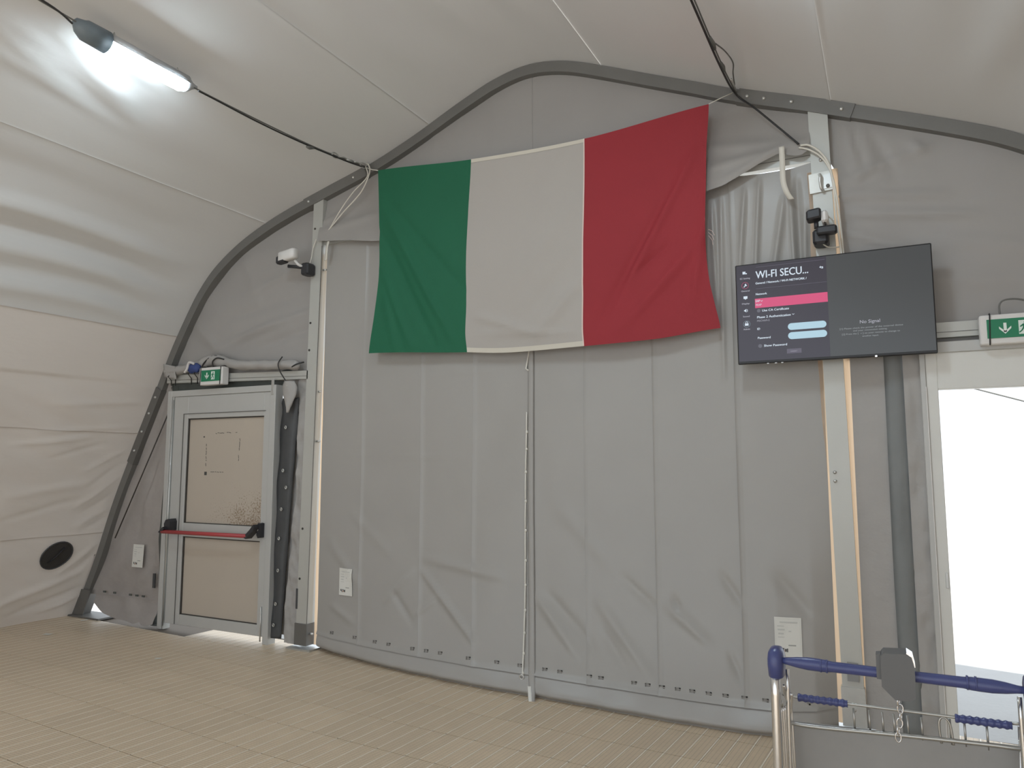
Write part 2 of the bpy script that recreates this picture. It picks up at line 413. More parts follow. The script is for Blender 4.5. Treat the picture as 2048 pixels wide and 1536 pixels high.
def skin(s,y):
    (x,z),(nx,nz_)=prof(s)
    slack=sm(0.0,-0.9,y)
    d=0.0
    for (fs,fwid,fa) in FOLD:
        q=(s-fs-0.10*slack*math.sin(y*1.3+fs))/fwid
        if abs(q)<3: d+=fa*math.exp(-q*q)*slack
    d+=slack*(0.020*nz(s*1.1,y*.55,3.1)+0.009*nz(s*3.2+5,y*1.0,7.7))
    # tension creases fanning from the arch on the low side wall
    if s<s_of_zl(2.2):
        e=sm(-1.0,-0.02,y)*sm(0.0,.12,-y+.0)
        d+=0.012*e*math.sin((s*11.0+ y*7.0))*(.3+.9*abs(nz(s*2,1.7)))
        d+=(0.034*nz(s*2.6+9,y*1.3,1.0)+.016*nz(s*7+y*3,y*1.6,6.0))*slack
        if y>-1.6: d+=ridge(y,s,RSIDE)*1.3
        low=sm(0.5,0.0,s)
        d+=low*(0.05*nz(y*2.3,4.4)+0.03*math.sin(y*5+1))*sm(0,-.3,y)
    # small crumples beside the lamp
    if y<-1.2 and abs(x+1.75)<.5:
        d+=(0.030*nz(s*8+y*2.5,y*2.0,2.2)+.012*nz(s*18+y*5,y*4,9.2))*sm(.55,.15,abs(x+1.80))*sm(-1.3,-1.8,y)
    return (x+nx*d, y, z+nz_*d)
def skin_panel(name,s0,s1,material,parent,lap=True):
    n=max(4,int((s1-s0)/(.018 if material=='side_fabric' and lap else .035))); mb=MB()
    def ff(i,j):
        s=lerp(s0,s1,i/n)
        p=skin(s,YS[j])
        if lap and i==n:      # welded overlap: the panel edge stands a few millimetres proud
            _,(nx,nz_)=prof(s); p=(p[0]+nx*.007,p[1],p[2]+nz_*.007)
        return p
    V=[ff(i,j) for j in range(len(YS)) for i in range(n+1)]
    Fs=[(j*(n+1)+i,j*(n+1)+i+1,(j+1)*(n+1)+i+1,(j+1)*(n+1)+i) for j in range(len(YS)-1) for i in range(n)]
    mb._add(V,Fs); return mb.build(name,material,parent,smooth=True)
wl=empty('wall_left',(-4.4,-2,0),'greige tent side wall sloping up from the floor, with horizontal welds','wall',kind='structure')
edges=[0.0,s_of_zl(.81),s_of_zl(1.76),s_of_zl(2.66)]
for a,b in zip(edges,edges[1:]): skin_panel('fabric_panel',a-.0,b+.010,'side_fabric',wl)
ce=empty('ceiling',(0,-2,3.5),'pale grey fabric tent roof with long seams and loose folds','ceiling',kind='structure')
edges=[s_of_zl(2.66),s_of_x(-2.6),s_of_x(-.88),s_of_x(.56),s_of_x(2.02),s_of_x(3.5)]
for a,b in zip(edges,edges[1:]): skin_panel('fabric_panel',a,b+.010,'roof_fabric',ce)
wr=empty('wall_right',(4.4,-2,0),'grey tent side wall beyond the open door','wall',kind='structure')
skin_panel('fabric_panel',s_of_x(3.5),LTOT,'side_fabric',wr,False)

# dark oval ventilation port on the side wall
def wall_pt(s,y,off): 
    (x,z),(nx,nz_)=prof(s); p=skin(s,y); return Vector((p[0]+nx*off,y,p[2]+nz_*off))
sv=s_of_zl(.635); yv=-.395
vp=empty('ventilation_port',wall_pt(sv,yv,.01),'dark round mesh vent low on the left tent wall','vent')
mb=MB(); n=28; V=[wall_pt(sv,yv,.012)]
for k in range(n):
    a=2*math.pi*k/n; V.append(wall_pt(sv+.135*math.sin(a)-.02*math.cos(a),yv+.135*math.cos(a)+.03*math.sin(a),.012))
mb._add(V,[(0,1+k,1+(k+1)%n) for k in range(n)]); mb.build('mesh_disc','vent_mesh',vp)
mb=MB(); mb.tube([wall_pt(sv+.135*math.sin(2*math.pi*k/n)-.02*math.cos(2*math.pi*k/n),yv+.135*math.cos(2*math.pi*k/n)+.03*math.sin(2*math.pi*k/n),.014) for k in range(n)],.006,6,closed=True); mb.build('rim','rubber',vp,True)
mb=MB(); mb.tube([wall_pt(sv-.07,yv-.06,.018),wall_pt(sv,yv,.022),wall_pt(sv+.08,yv+.05,.018)],.006,6); mb.build('pull_strap','black_plastic',vp,True)

# ------------------------------------------------------------------ arch frame
AW=0.082
def arch_seg(s0,s1,grow=0.0,yf=0.0,yb=0.11,step=.06,w=AW):
    mb=MB(); n=max(1,int((s1-s0)/step)); V=[];Fs=[]
    for i in range(n+1):
        (x,z),(nx,nz_)=prof(lerp(s0,s1,i/n))
        a=(x-nx*(grow-.004),z-nz_*(grow-.004)); b=(x+nx*(w+grow),z+nz_*(w+grow))
        V+=[(a[0],yf,a[1]),(b[0],yf,b[1]),(b[0],yb,b[1]),(a[0],yb,a[1])]
    for i in range(n):
        for k in range(4):
            k2=(k+1)%4; Fs.append((i*4+k,(i+1)*4+k,(i+1)*4+k2,i*4+k2))
    Fs+=[(0,1,2,3),(n*4+3,n*4+2,n*4+1,n*4)]
    return mb._add(V,Fs)
ar=empty('tent_arch',(-4.9,0.05,0),'dark grey metal arch beam framing the end wall under the roof','tent frame')
arch_seg(s_of_zl(.02),s_of_zl(1.5)).build('leg','alu_arch',ar)
arch_seg(s_of_zl(1.5),s_of_zl(2.2)).build('leg_upper','alu_arch',ar)
arch_seg(s_of_zl(2.2),s_of_x(-2.1)).build('curved_knee','alu_arch',ar)
arch_seg(s_of_x(-2.1),s_of_x(-.75)).build('rafter','alu_arch',ar)
arch_seg(s_of_x(-.75),s_of_x(.75)).build('curved_ridge','alu_arch',ar)
arch_seg(s_of_x(.75),s_of_x(2.5)).build('rafter','alu_arch',ar)
arch_seg(s_of_x(2.5),LTOT).build('curved_knee','alu_arch',ar)
arch_seg(s_of_zl(1.50),s_of_zl(2.20),.006,-.008,.115).build('sleeve','alu_dark',ar)
arch_seg(s_of_x(-2.15),s_of_x(-1.5),.006,-.008,.115).build('sleeve','alu_arch',ar)
arch_seg(s_of_x(1.5),s_of_x(2.16),.006,-.008,.115).build('sleeve','alu_arch',ar)
def arch_bolt(s,off,r=.012):
    (x,z),(nx,nz_)=prof(s); c=Vector((x+nx*off,0,z+nz_*off))
    MB().tube([c+Vector((0,.0,0)),c+Vector((0,-.014,0)),c+Vector((0,-.020,0))],[r,r,r*.55],8).build('bolt','bolt_steel',ar,True)
for z_ in (1.62,1.80,1.97,2.12): arch_bolt(s_of_zl(z_),.045)
for z_ in (.20,.12): arch_bolt(s_of_zl(z_),.04)
for x_ in (-2.10,-1.62,1.56,1.66,1.82,2.10): arch_bolt(s_of_x(x_),.045)
mb=MB(); mb.box((-5.08,-.06,.0),(-4.50,.16,.016)); mb.build('base_plate','alu_dark',ar)
mb=MB(); mb.prism([(-4.96,.016),(-4.80,.016),(-4.70,.26),(-4.86,.26)],-.02,-.008); mb.build('foot_bracket','alu_dark',ar)
MB().hexa([(-4.985,-.012,0.03),(-4.965,-.012,.03),(-4.965,.0,.03),(-4.985,.0,.03),(-4.70,-.012,.60),(-4.68,-.012,.60),(-4.68,0,.60),(-4.70,0,.60)]).build('keder_rail','alu_arch',ar)

# ------------------------------------------------------------------ end wall fabrics
wf=empty('wall_front',(0,0.05,0),'grey fabric end wall of the tent around the curtain and doors','wall',kind='structure')
def sheet(name,x0,x1,zlo,zhi,yfn,material,parent=None,nx=30,nz_=30,label=None,thick=0,xfn=None):
    mb=MB()
    def fn(u,v):
        x=lerp(x0,x1,u); a,b=zlo(x),zhi(x); z=lerp(a,b,v)
        if xfn: x=xfn(x,z)
        return (x,yfn(x,z),z)
    mb.grid(fn,nx,nz_); o=mb.build(name,material,parent,smooth=True)
    if thick: thicken(o,thick)
    return o
under=lambda x:roof_z(x)-.05
RG=[(-2.06,2.78,-2.95,2.60,.022,.03),(-2.06,2.62,-2.7,2.50,-.020,.03),(-2.06,3.22,-2.85,2.98,.018,.03),(-3.4,2.46,-2.5,2.70,.018,.04),(-2.1,2.95,-3.1,2.78,-.016,.04),(-2.9,3.3,-2.7,2.9,.014,.03),(-3.5,2.75,-3.1,2.45,.016,.04),(-2.5,3.4,-2.35,3.0,.012,.03)]
sheet('gable_panel',-3.90,-2.00,lambda x:2.24,lambda x:max(2.26,under(x)),lambda x,z:.066+.020*nz(x*1.6,z*2.4,1)+.008*nz(x*4,z*8,4)-ridge(x,z,RG),'gable_fabric',wf,60,50)
VAL=[(-2.0,3.345),(-1.957,3.338),(-1.80,3.318),(-1.636,3.298),(-1.37,3.252),(-.8,3.20),(0,3.16),(.8,3.17),(1.267,3.207),(1.387,3.226),(1.513,3.283),(1.62,3.335),(1.725,3.375),(1.80,3.345),(1.845,3.335),(1.95,3.40)]
def val_y(x,z):
    t=sm(3.75,3.2,z); y=.055-.10*t+.012*nz(x*2,z*2,8)+.006*nz(x*6,z*5,3)*t
    y-=ridge(x,z,[(1.85,3.42,1.30,3.36,.022,.035),(1.85,3.44,1.0,3.55,.015,.04),(1.72,3.40,1.40,3.27,.018,.03),(-1.95,3.42,-1.3,3.50,.015,.04),(-1.95,3.5,-1.6,3.62,.012,.03)])
    y-=.02*sm(1.6,1.8,x)*t
    # vertical stretch folds in the gable
    y-=ridge(x,z,[(-.30,4.25,-.33,3.8,.008,.02),(-.62,4.15,-.60,3.85,.007,.02),(-.85,4.1,-.86,3.8,.006,.025)])
    return y
sheet('gable_panel',-1.965,0.004,lambda x:interp(VAL,x),under,val_y,'gable_fabric',wf,70,44)
sheet('gable_panel',-0.004,1.900,lambda x:interp(VAL,x),under,lambda x,z:val_y(x,z)+.006*sm(.02,0,x),'gable_fabric',wf,80,44)
RR=[(2.04,3.08,2.6,3.00,.022,.018),(2.04,2.97,2.75,2.86,.024,.022),(2.04,2.87,2.5,2.66,.024,.022),(2.04,3.16,2.55,3.30,.020,.018),(2.09,3.5,2.15,3.2,.024,.016),(2.19,3.46,2.22,3.2,.018,.013),(2.04,3.06,2.32,3.12,.016,.012),(2.44,3.34,2.50,3.26,.022,.022),(2.25,3.4,2.35,3.15,-.016,.02),(2.10,3.10,2.25,3.28,.014,.012),(2.5,2.75,3.1,2.62,.014,.04),(2.2,2.55,3.0,2.45,.014,.04)]
sheet('gable_panel',2.0,3.62,lambda x:2.08,lambda x:max(2.3,under(x)),lambda x,z:.055+.012*nz(x*2,z*2,5)+.006*nz(x*7,z*7,6)*sm(2.7,2.0,x)-ridge(x,z,RR),'gable_fabric',wf,60,56,xfn=lambda x,z:x+.042*sm(3.32,3.2,z)*sm(2.3,2.0,x))
# narrow wall pieces either side of the doors
def leg_inner(z):
    (x,zz),(nx,n2)=prof(s_of_zl(z)); return x+nx*.06
mb=MB()
RL=[(-3.80,.95,-4.40,.42,.026,.035),(-3.84,1.55,-4.1,.95,.022,.03),(-3.95,1.4,-4.15,.8,-.02,.03),(-3.82,.6,-4.2,.30,.02,.03),(-3.9,.75,-3.95,.3,-.016,.03)]
mb.grid(lambda u,v:(lambda z:(lerp(leg_inner(z),-3.79+.03*math.sin(z*4),u),.050+.026*nz(u*3,z*2.5,2)-ridge(lerp(leg_inner(z),-3.79,u),z,RL),z))(lerp(.215,2.26,v)),24,60)
mb.build('side_piece','dirty_fabric',wf,True)
BOT=[(-4.72,.15),(-4.60,.10),(-4.50,.06),(-4.35,.035),(-4.20,.022),(-4.05,.006),(-3.97,.03),(-3.93,.004),(-3.85,.008),(-3.78,.03)]
sheet('skirt',-4.70,-3.79,lambda x:interp(BOT,x),lambda x:.225,lambda x,z:.04-.06*sm(.22,0,z)+.025*nz(x*5,z*6,1.5),'dirty_fabric',wf,30,8)
mb=MB()
for x_ in (-4.55,-4.40,-4.17,-4.08,-3.99): mb.box((x_-.018,.020,.245),(x_+.018,.028,.262))
mb.build('hem_loop','rubber_green',wf)
mb=MB(); mb.box((-3.865,.018,.34),(-3.835,.03,.47)); mb.build('strap_slot','rubber',wf)
sheet('side_piece',-2.275,-2.085,lambda x:.02,lambda x:2.2,lambda x,z:.035+.022*nz(x*9,z*7,3)+.012*nz(x*20,z*15,5),'strip_fabric',wf,20,110,
      xfn=lambda x,z: lerp(-2.26+.09*sm(.0,1.5,z),-2.075-.02*sm(0,2.1,z),(x+2.275)/.19))
mb=MB(); mb.box((-2.105,-.002,.31),(-2.085,.02,.47)); mb.build('strap_slot','rubber',wf)
sheet('side_piece',2.06,2.25,lambda x:.02,lambda x:2.2,lambda x,z:.035+.008*nz(x*4,z*2,3),'strip_fabric',wf,12,50)
sheet('side_piece',2.33,2.415,lambda x:.02,lambda x:2.14,lambda x,z:.005+.014*nz(x*14,z*5,9)+.008*nz(x*20,z*13,1),'strip_fabric',wf,12,90)
sheet('side_piece',3.75,4.9,lambda x:.0,lambda x:max(.02,min(2.2,under(x))),lambda x,z:.045,'strip_fabric',wf,8,8)
MB().box((-3.80,.066,2.10),(-2.02,.070,2.30)).build('gap_light_block','rubber_green',wf)  # dark sheet added to shut out daylight between door head and rail
MB().box((-2.37,.062,.075),(-2.06,.066,2.2)).build('backing','strip_fabric',wf)  # sheet added behind flap and strip to close a sliver of daylight
MB().box((-3.83,.064,.05),(-3.70,.068,2.2)).build('backing','rubber_green',wf)
# dark weather flaps beside the doors
def dark_flap(name,pts,label,material,ry=.03):
    mb=MB(); n=len(pts)
    P0=bez([(a,0,z) for a,b,z in pts],6); P1=bez([(b,0,z) for a,b,z in pts],6); V=[];Fs=[]; k=len(P0)
    for i in range(k):
        for j in range(5):
            t=j/4; V.append((lerp(P0[i].x,P1[i].x,t),ry-.018*math.sin(math.pi*t)+.014*nz(i*.35,t*3,len(pts)),P0[i].z))
    for i in range(k-1):
        for j in range(4): Fs.append((i*5+j,i*5+j+1,i*5+6+j,i*5+5+j))
    mb._add(V,Fs); o=mb.build(name,material,None,True,origin=(pts[0][0],ry,0)); thicken(o,.004); return tag(o,label,'flap')
dark_flap('weather_flap',[(-3.93,-3.72,.006),(-3.86,-3.715,.05),(-3.79,-3.71,.15),(-3.785,-3.71,.35),(-3.82,-3.715,.78),(-3.80,-3.71,1.14),(-3.765,-3.69,1.6),(-3.735,-3.67,1.93)],'dark green-black rubber strip hanging left of the push-bar door','rubber_green')
df=dark_flap('weather_flap',[(-2.41,-2.275,.05),(-2.40,-2.265,.3),(-2.385,-2.225,.95),(-2.365,-2.19,1.5),(-2.35,-2.165,1.90),(-2.345,-2.16,2.03)],'black rubber flap with eyelets between the push-bar door and the post','rubber',.025)
for z_,x_ in ((1.78,-2.27),(1.42,-2.285),(1.10,-2.29),(1.28,-2.245),(.86,-2.305),(.60,-2.305),(.33,-2.32),(.16,-2.335)):
    mb=MB(); mb.tube([(x_+.009*math.cos(a),-.006,z_+.012*math.sin(a)) for a in [2*math.pi*k/10 for k in range(10)]],.004,6,closed=True); mb.build('eyelet','bolt_steel',df,True)
dark_flap('weather_flap',[(2.235,2.345,.01),(2.232,2.34,.5),(2.23,2.34,1.0),(2.235,2.335,1.9),(2.235,2.335,2.12)],'dark rubber strip beside the open doorway, with haze lightened into its colour','rubber_hazed',.02)

# ------------------------------------------------------------------ posts
def post(name,xb,xt,yb,label):
    """xb/xt: (left,right) at the foot and the top; rectangular extrusion with a lipped edge"""
    H=roof_z((xt[0]+xt[1])/2)-.075
    r=empty(name,((xb[0]+xb[1])/2,.05,0),label,'post')
    mb=MB(); mb.hexa([(xb[0],0,.06),(xb[1],0,.06),(xb[1],yb,.06),(xb[0],yb,.06),(xt[0],0,H),(xt[1],0,H),(xt[1],yb,H),(xt[0],yb,H)]); mb.build('upright','aluminium',r)
    return r,H
pl,HL=post('tent_post',(-2.098,-1.985),(-2.036,-1.932),.088,'pale aluminium post between the push-bar door and the curtain')
MB().hexa([(-1.9865,-.004,.06),(-1.982,-.004,.06),(-1.982,.0,.06),(-1.9865,0,.06),(-1.935,-.004,3.3),(-1.930,-.004,3.3),(-1.930,0,3.3),(-1.935,0,3.3)]).build('edge_lip','alu_dark',pl)
MB().hexa([(-2.106,-.008,.03),(-1.978,-.008,.03),(-1.978,.096,.03),(-2.106,.096,.03),(-2.104,-.008,.20),(-1.976,-.008,.20),(-1.976,.096,.20),(-2.104,.096,.20)]).build('foot_sleeve','alu_dark',pl)
MB().box((-2.15,-.05,.0),(-1.90,.12,.014)).build('base_plate','galv',pl)
for z_,x_ in ((3.46,-2.015),(2.65,-2.035),(2.42,-2.04),(.95,-2.055),(.55,-2.07)):
    MB().cyl((x_,.004,z_),(x_,-.003,z_),.010,8).build('bolt_hole','gasket',pl)
for z_ in (3.10,2.07,1.66,.12):
    MB().tube([(-1.96+(-.02 if z_<1 else .02 if z_>3 else 0),.035,z_),(-1.93+(-.02 if z_<1 else .02 if z_>3 else 0),.035,z_)],.009,8).build('bolt','bolt_steel',pl,True)
pr,HR=post('tent_post',(1.945,2.055),(1.895,2.004),.088,'pale aluminium post behind the television')
MB().box((1.90,-.05,0),(2.10,.12,.014)).build('base_plate','galv',pr)
MB().hexa([(1.938,-.008,.03),(2.062,-.008,.03),(2.062,.096,.03),(1.938,.096,.03),(1.935,-.008,.24),(2.058,-.008,.24),(2.058,.096,.24),(1.935,.096,.24)]).build('foot_sleeve','galv',pr)
for z_,x_ in ((3.30,1.955),(1.43,1.955),(1.38,1.955),(.12,2.0)):
    MB().tube([(x_,.004,z_),(x_,-.010,z_)],.010,8).build('bolt','bolt_steel',pr,True)
MB().box((1.972,-.014,.275),(2.030,-.008,.375)).build('label_plate','trolley_grey',pr)
# translucent edge welts where the curtain is laced to the posts
def welt(xs,ys,label,ztop=3.25):
    mb=MB(); n=60; V=[];Fs=[]
    for i in range(n+1):
        z=lerp(.03,ztop,i/n); wob=.006*math.sin(z*5+xs[0])+.004*nz(z*4,xs[0])
        for j in range(3):
            t=j/2; V.append((lerp(xs[0],xs[1],z/3.25)+(t-.5)*(.046+wob),ys-.006*math.sin(math.pi*t),z))
    for i in range(n):
        for j in range(2): Fs.append((i*3+j,i*3+j+1,i*3+4+j,i*3+3+j))
    mb._add(V,Fs); o=mb.build('edge_welt','keder',None,True,origin=(xs[0],ys,0)); tag(o,label,'edge strip'); return o
welt((-1.952,-1.912),.075,'glowing cream curtain edge strip beside the left post')
welt((1.930,1.890),.045,'glowing cream edge strip on the curtain side of the television post')
welt((2.072,2.022),.045,'glowing cream edge strip on the doorway side of the television post')

# ------------------------------------------------------------------ header rails
def rail(x0,x1,z0a,z1a,z0b,z1b,label,y0=.0,y1=.06):
    r=empty('header_rail',((x0+x1)/2,.03,(z0a+z1a)/2),label,'rail')
    MB().hexa([(x0,y0,z0a),(x1,y0,z0b),(x1,y1,z0b),(x0,y1,z0a),(x0,y0,z1a),(x1,y0,z1b),(x1,y1,z1b),(x0,y1,z1a)]).build('bar','aluminium',r)
    MB().hexa([(x0,y0-.003,(z0a*2+z1a)/3),(x1,y0-.003,(z0b*2+z1b)/3),(x1,y0,(z0b*2+z1b)/3),(x0,y0,(z0a*2+z1a)/3),(x0,y0-.003,(z0a*2+z1a)/3+.003),(x1,y0-.003,(z0b*2+z1b)/3+.003),(x1,y0,(z0b*2+z1b)/3+.003),(x0,y0,(z0a*2+z1a)/3+.003)]).build('groove_line','alu_dark',r)
    return r
rail(-3.78,-2.05,2.227,2.303,2.180,2.250,'grey metal rail above the push-bar door')
rail(2.01,3.80,2.172,2.256,2.172,2.256,'pale metal rail above the open doorway')
rr=rail(-1.95,1.93,3.315,3.43,3.315,3.43,'white metal crossbeam behind the lifted curtain valance',.03,.085)

# ------------------------------------------------------------------ curtain (two halves, welded strips)
RC=[(-0.9,.69,-.45,.26,.022,.022),(-1.24,.45,-.99,.69,.014,.022),(-1.16,.53,-.99,.33,-.016,.02),(-.96,.39,-.78,.51,.012,.02),(-1.77,.37,-1.55,.27,.014,.03),(-.9,.79,-.23,.7,.014,.03),
 (.04,.59,.33,.27,.018,.03),(.13,.61,.44,.33,-.014,.03),(.49,.59,.84,.19,.016,.03),(.65,.76,.88,.58,-.014,.025),(.51,.43,.67,.23,-.012,.025),(.95,.61,1.2,.42,.018,.03),(.98,.66,1.03,.58,-.014,.02),
 (1.32,.38,1.39,.24,-.014,.02),(1.29,.81,1.4,.65,-.014,.022),(1.6,.83,1.8,.6,-.016,.035),(-1.8,.85,-1.5,.55,.012,.04),
 (1.5,3.2,1.45,2.6,.020,.013),(1.59,3.24,1.54,2.5,.020,.014),(1.73,3.1,1.62,2.4,.022,.018),(1.77,3.15,1.79,2.3,.024,.013),(1.35,3.2,1.34,2.0,.014,.014),(1.29,3.15,1.31,2.5,.016,.016),(1.85,3.0,1.83,2.3,.020,.014),(1.81,3.2,1.82,2.4,-.022,.018),
 (-1.80,1.56,-.02,1.50,.004,.012),(.05,1.50,1.85,1.53,.004,.012),(-.2,2.15,-.7,2.17,.006,.018),(-1.6,1.1,-1.2,.8,.008,.04),(.2,1.2,.6,.8,.008,.05)]
BULGE=[(-1.95,.0),(-1.76,.10),(-1.4,.20),(-1.0,.27),(-.5,.33),(0,.345),(.4,.37),(.9,.41),(1.3,.41),(1.6,.38),(1.8,.25),(1.93,.05)]
SEAMS=[-1.915,-1.485,-.917,-.459,0.0,.415,.89,1.413,1.913]
def cur_y(x,z):
    b=interp(BULGE,x)
    y=.045-b*(.62*math.exp(-z/.22)+.38*math.exp(-(z/.9)**2))-.02*math.sin(math.pi*(x+1.95)/3.9)*sm(3.3,2,z)
    y-=ridge(x,z,RC)
    y+=.010*nz(x*1.6,z*1.1,11)+.004*nz(x*5,z*3,12)
    if z<.16: y-=.010*nz(x*6,z*9,2)*sm(.16,.05,z)
    return y
def cur(x,z,off=0.0):
    y=cur_y(x,z); b=interp(BULGE,x)*(.62*math.exp(-z/.22)+.38*math.exp(-(z/.9)**2))
    return (x+b*(2.25-x)/4.67, y-off, z)
TOPZ=[(-1.95,3.40),(1.2,3.40),(1.40,3.32),(1.5,3.302),(1.62,3.296),(1.75,3.294),(1.8,3.298),(1.95,3.32)]
HEM=.138
def curtain(label,seams,side):
    r=empty('tent_curtain',((seams[0]+seams[-1])/2,-.1,0),label,'curtain','curtain halves closing the tent end')
    for k,(a,b) in enumerate(zip(seams,seams[1:])):
        a2=a-.012 if k>0 else a
        def yf(x,z,a=a2,k=k):
            y=cur_y(x,z)
            if k>0: y-=.005*sm(a+.006,a,x)*1.0+.003*sm(a+.03,a+.02,x)
            y-=.010*sm(HEM+.02,HEM-.01,z)
            return y
        mb=MB()
        nx=max(10,int((b-a2)/(.009 if a>.8 else .015)))
        mb.grid(lambda u,v:(lambda x:(lambda z:(lambda c:(c[0],yf(x,z),z))(cur(x,z)))(lerp(HEM-.012,interp(TOPZ,x),v**1.25)))(lerp(a2,b,u)),nx,130)
        mb.build('fabric_strip','curtain_fabric',r,True)
    mb=MB(); nx=int((seams[-1]-seams[0])/.02)
    def sk(u,v):
        x=lerp(seams[0],seams[-1],u); z=lerp(-.004,HEM+.004,v)
        c=cur(x,z); return (c[0],c[1]+.007-.014*math.sin(math.pi*max(0,z)/.14)+.070*sm(.055,-.004,z)**2,z)
    mb.grid(sk,nx,14); mb.build('skirt','curtain_fabric',r,True)
    return r
cl=curtain('left half of the grey welded-strip curtain, with the lacing rope down its edge',SEAMS[:5],-1)
cr=curtain('right half of the grey welded-strip curtain, wrinkled above behind the television',SEAMS[4:],1)
def loop_marks(parent,xs):
    for x in xs:
        x,y,_=cur(x,HEM+.03); y-=.002; mb=MB()
        z0=HEM+.018
        mb.box((x-.016,y-.003,z0),(x+.016,y+.004,z0+.007)); mb.box((x-.016,y-.003,z0+.016),(x+.016,y+.004,z0+.021)); mb.box((x-.016,y-.003,z0),(x-.011,y+.004,z0+.021)); mb.box((x+.008,y-.003,z0),(x+.016,y+.004,z0+.021))
        mb.build('hem_loop','loop_grey',parent)
loop_marks(cl,(-1.76,-1.53,-1.33,-1.20,-.98,-.86,-.74,-.50,-.27,-.09))
loop_marks(cr,(.10,.21,.42,.50,.72,.81,.90,1.00,1.09,1.19,1.29,1.40,1.52,1.75))
# lacing rope: long stitches through the left half near the meeting edge, knotted at each hole
def lace(pts,r=.006):
    P=[]
    for (x,z) in pts: P.append((x,cur_y(x,z)-.010,z))
    return P
STITCH=[(-.030,1.84),(-.031,1.70),(-.034,1.58),(-.038,1.42),(-.038,1.22),(-.042,1.02),(-.043,.82),(-.046,.66),(-.050,.50),(-.056,.36),(-.062,.24),(-.068,.13)]
rope=empty('lacing_rope',(-.03,-.05,.1),'white lacing cord stitched down the middle of the curtain','rope')
for (a,b) in zip(STITCH,STITCH[1:]):
    n=8; P=[]
    for k in range(n+1):
        t=k/n; x=lerp(a[0],b[0],t)+.004*math.sin(math.pi*t); z=lerp(a[1],b[1],t); P.append(cur(x,z,.004+.010*math.sin(math.pi*t)))
    MB().tube(P,.0058,6).build('stitch','rope_white',rope,True)
    x,z=b; x,y,z=cur(x,z); mb=MB(); mb.ball((x+.004,y-.008,z),.010,.008,.012,8,6); mb.build('knot','rope_white',rope,True)
MB().tube([(.002,cur_y(0,2.36)-.02,2.36),(-.006,cur_y(0,2.30)-.012,2.30),(-.020,cur_y(0,2.22)-.010,2.22),(-.034,cur_y(0,2.18)-.010,2.15),(-.012,cur_y(0,2.15)-.012,2.135)],.006,6).build('loose_end','rope_white',rope,True)
mb=MB(); mb.tube([(cur(-.070,.11)[0]+.014*math.cos(a),cur(-.07,.11)[1]-.012,.11+.014*math.sin(a)) for a in [2*math.pi*k/12 for k in range(12)]],.005,6,closed=True); mb.build('end_ring','bolt_steel',rope,True)
# meeting edge: narrow overlapping flap of the right half
mb=MB(); mb.grid(lambda u,v:(lambda z:(cur(0,z)[0]+lerp(-.020,.026,u),cur(0,z)[1]-.008-.006*math.sin(math.pi*u),z))(lerp(.0,3.2,v)),5,90); thicken(mb.build('edge_flap','curtain_fabric',cr,True),.004)
mb=MB(); mb.grid(lambda u,v:(cur(0,.1*v)[0]+lerp(-.016,.016,u),cur(0,.07*v)[1]-.014-.010*math.sin(math.pi*u)+.010*u,lerp(.0,.07,v)),6,5); mb.build('gap_light_tuck','paper',cr,True)  # tuck coloured paper-white to stand in for daylight leaking between the halves

# ------------------------------------------------------------------ door with the push bar
d1=empty('door_1',(-3.04,.02,0),'closed white metal emergency door with beige boards and a red push bar','door',kind='structure')
fx0,fx1,ft=-3.718,-2.372,2.145
fr=empty('door_frame',(0,0,0)); fr.parent=d1; fr.location=(0,0,0)
def box_part(name,lo,hi,material,parent,b=.003): return MB().bbox(lo,hi,b).build(name,material,parent)
box_part('jamb',(fx0,-.03,0),(fx0+.055,.06,ft),'door_alu',fr); box_part('jamb',(fx1-.06,-.03,-.0),(fx1,.06,ft),'door_alu',fr)
box_part('jamb_bead',(fx0+.055,-.022,0),(fx0+.075,.05,ft-.05),'aluminium',fr)
box_part('head',(fx0+.055,-.03,ft-.055),(fx1-.06,.06,ft),'door_alu',fr)
lf=empty('door_leaf',(0,0,0)); lf.parent=d1
L0,L1,LZ0,LZ1=-3.628,-2.436,.058,2.088
G0,G1=-3.446,-2.505
yL=-.022; yB=.03
box_part('stile',(L0,yL,LZ0),(G0,yB,LZ1),'door_alu',lf); box_part('stile',(G1,yL,LZ0),(L1,yB,LZ1),'door_alu',lf)
box_part('top_rail',(G0,yL,1.885),(G1,yB,LZ1),'door_alu',lf); box_part('mid_rail',(G0,yL,.83),(G1,yB,.948),'door_alu',lf)
box_part('bottom_rail',(G0,yL,LZ0),(G1,yB,.148),'door_alu',lf)
mb=MB()
for x0,x1,z0,z1 in ((G0,G1,.948,1.885),(G0,G1,.148,.83)):
    t=.010
    mb.box((x0,-.012,z0),(x0+t,.0,z1)); mb.box((x0,-.012,z1-t),(x1,.0,z1)); mb.box((x0,-.012,z0),(x1,0,z0+t*.7)); mb.box((x1-t*.5,-.012,z0),(x1,0,z1))
mb.build('gasket','gasket',lf)
mb=MB(); mb.box((G0,0,.948),(G1,.016,1.885)); mb.build('upper_board','door_board',lf,origin=(G0,0,.948))
mb=MB(); mb.box((G0,0,.148),(G1,.016,.83)); mb.build('lower_board','door_board_plain',lf)
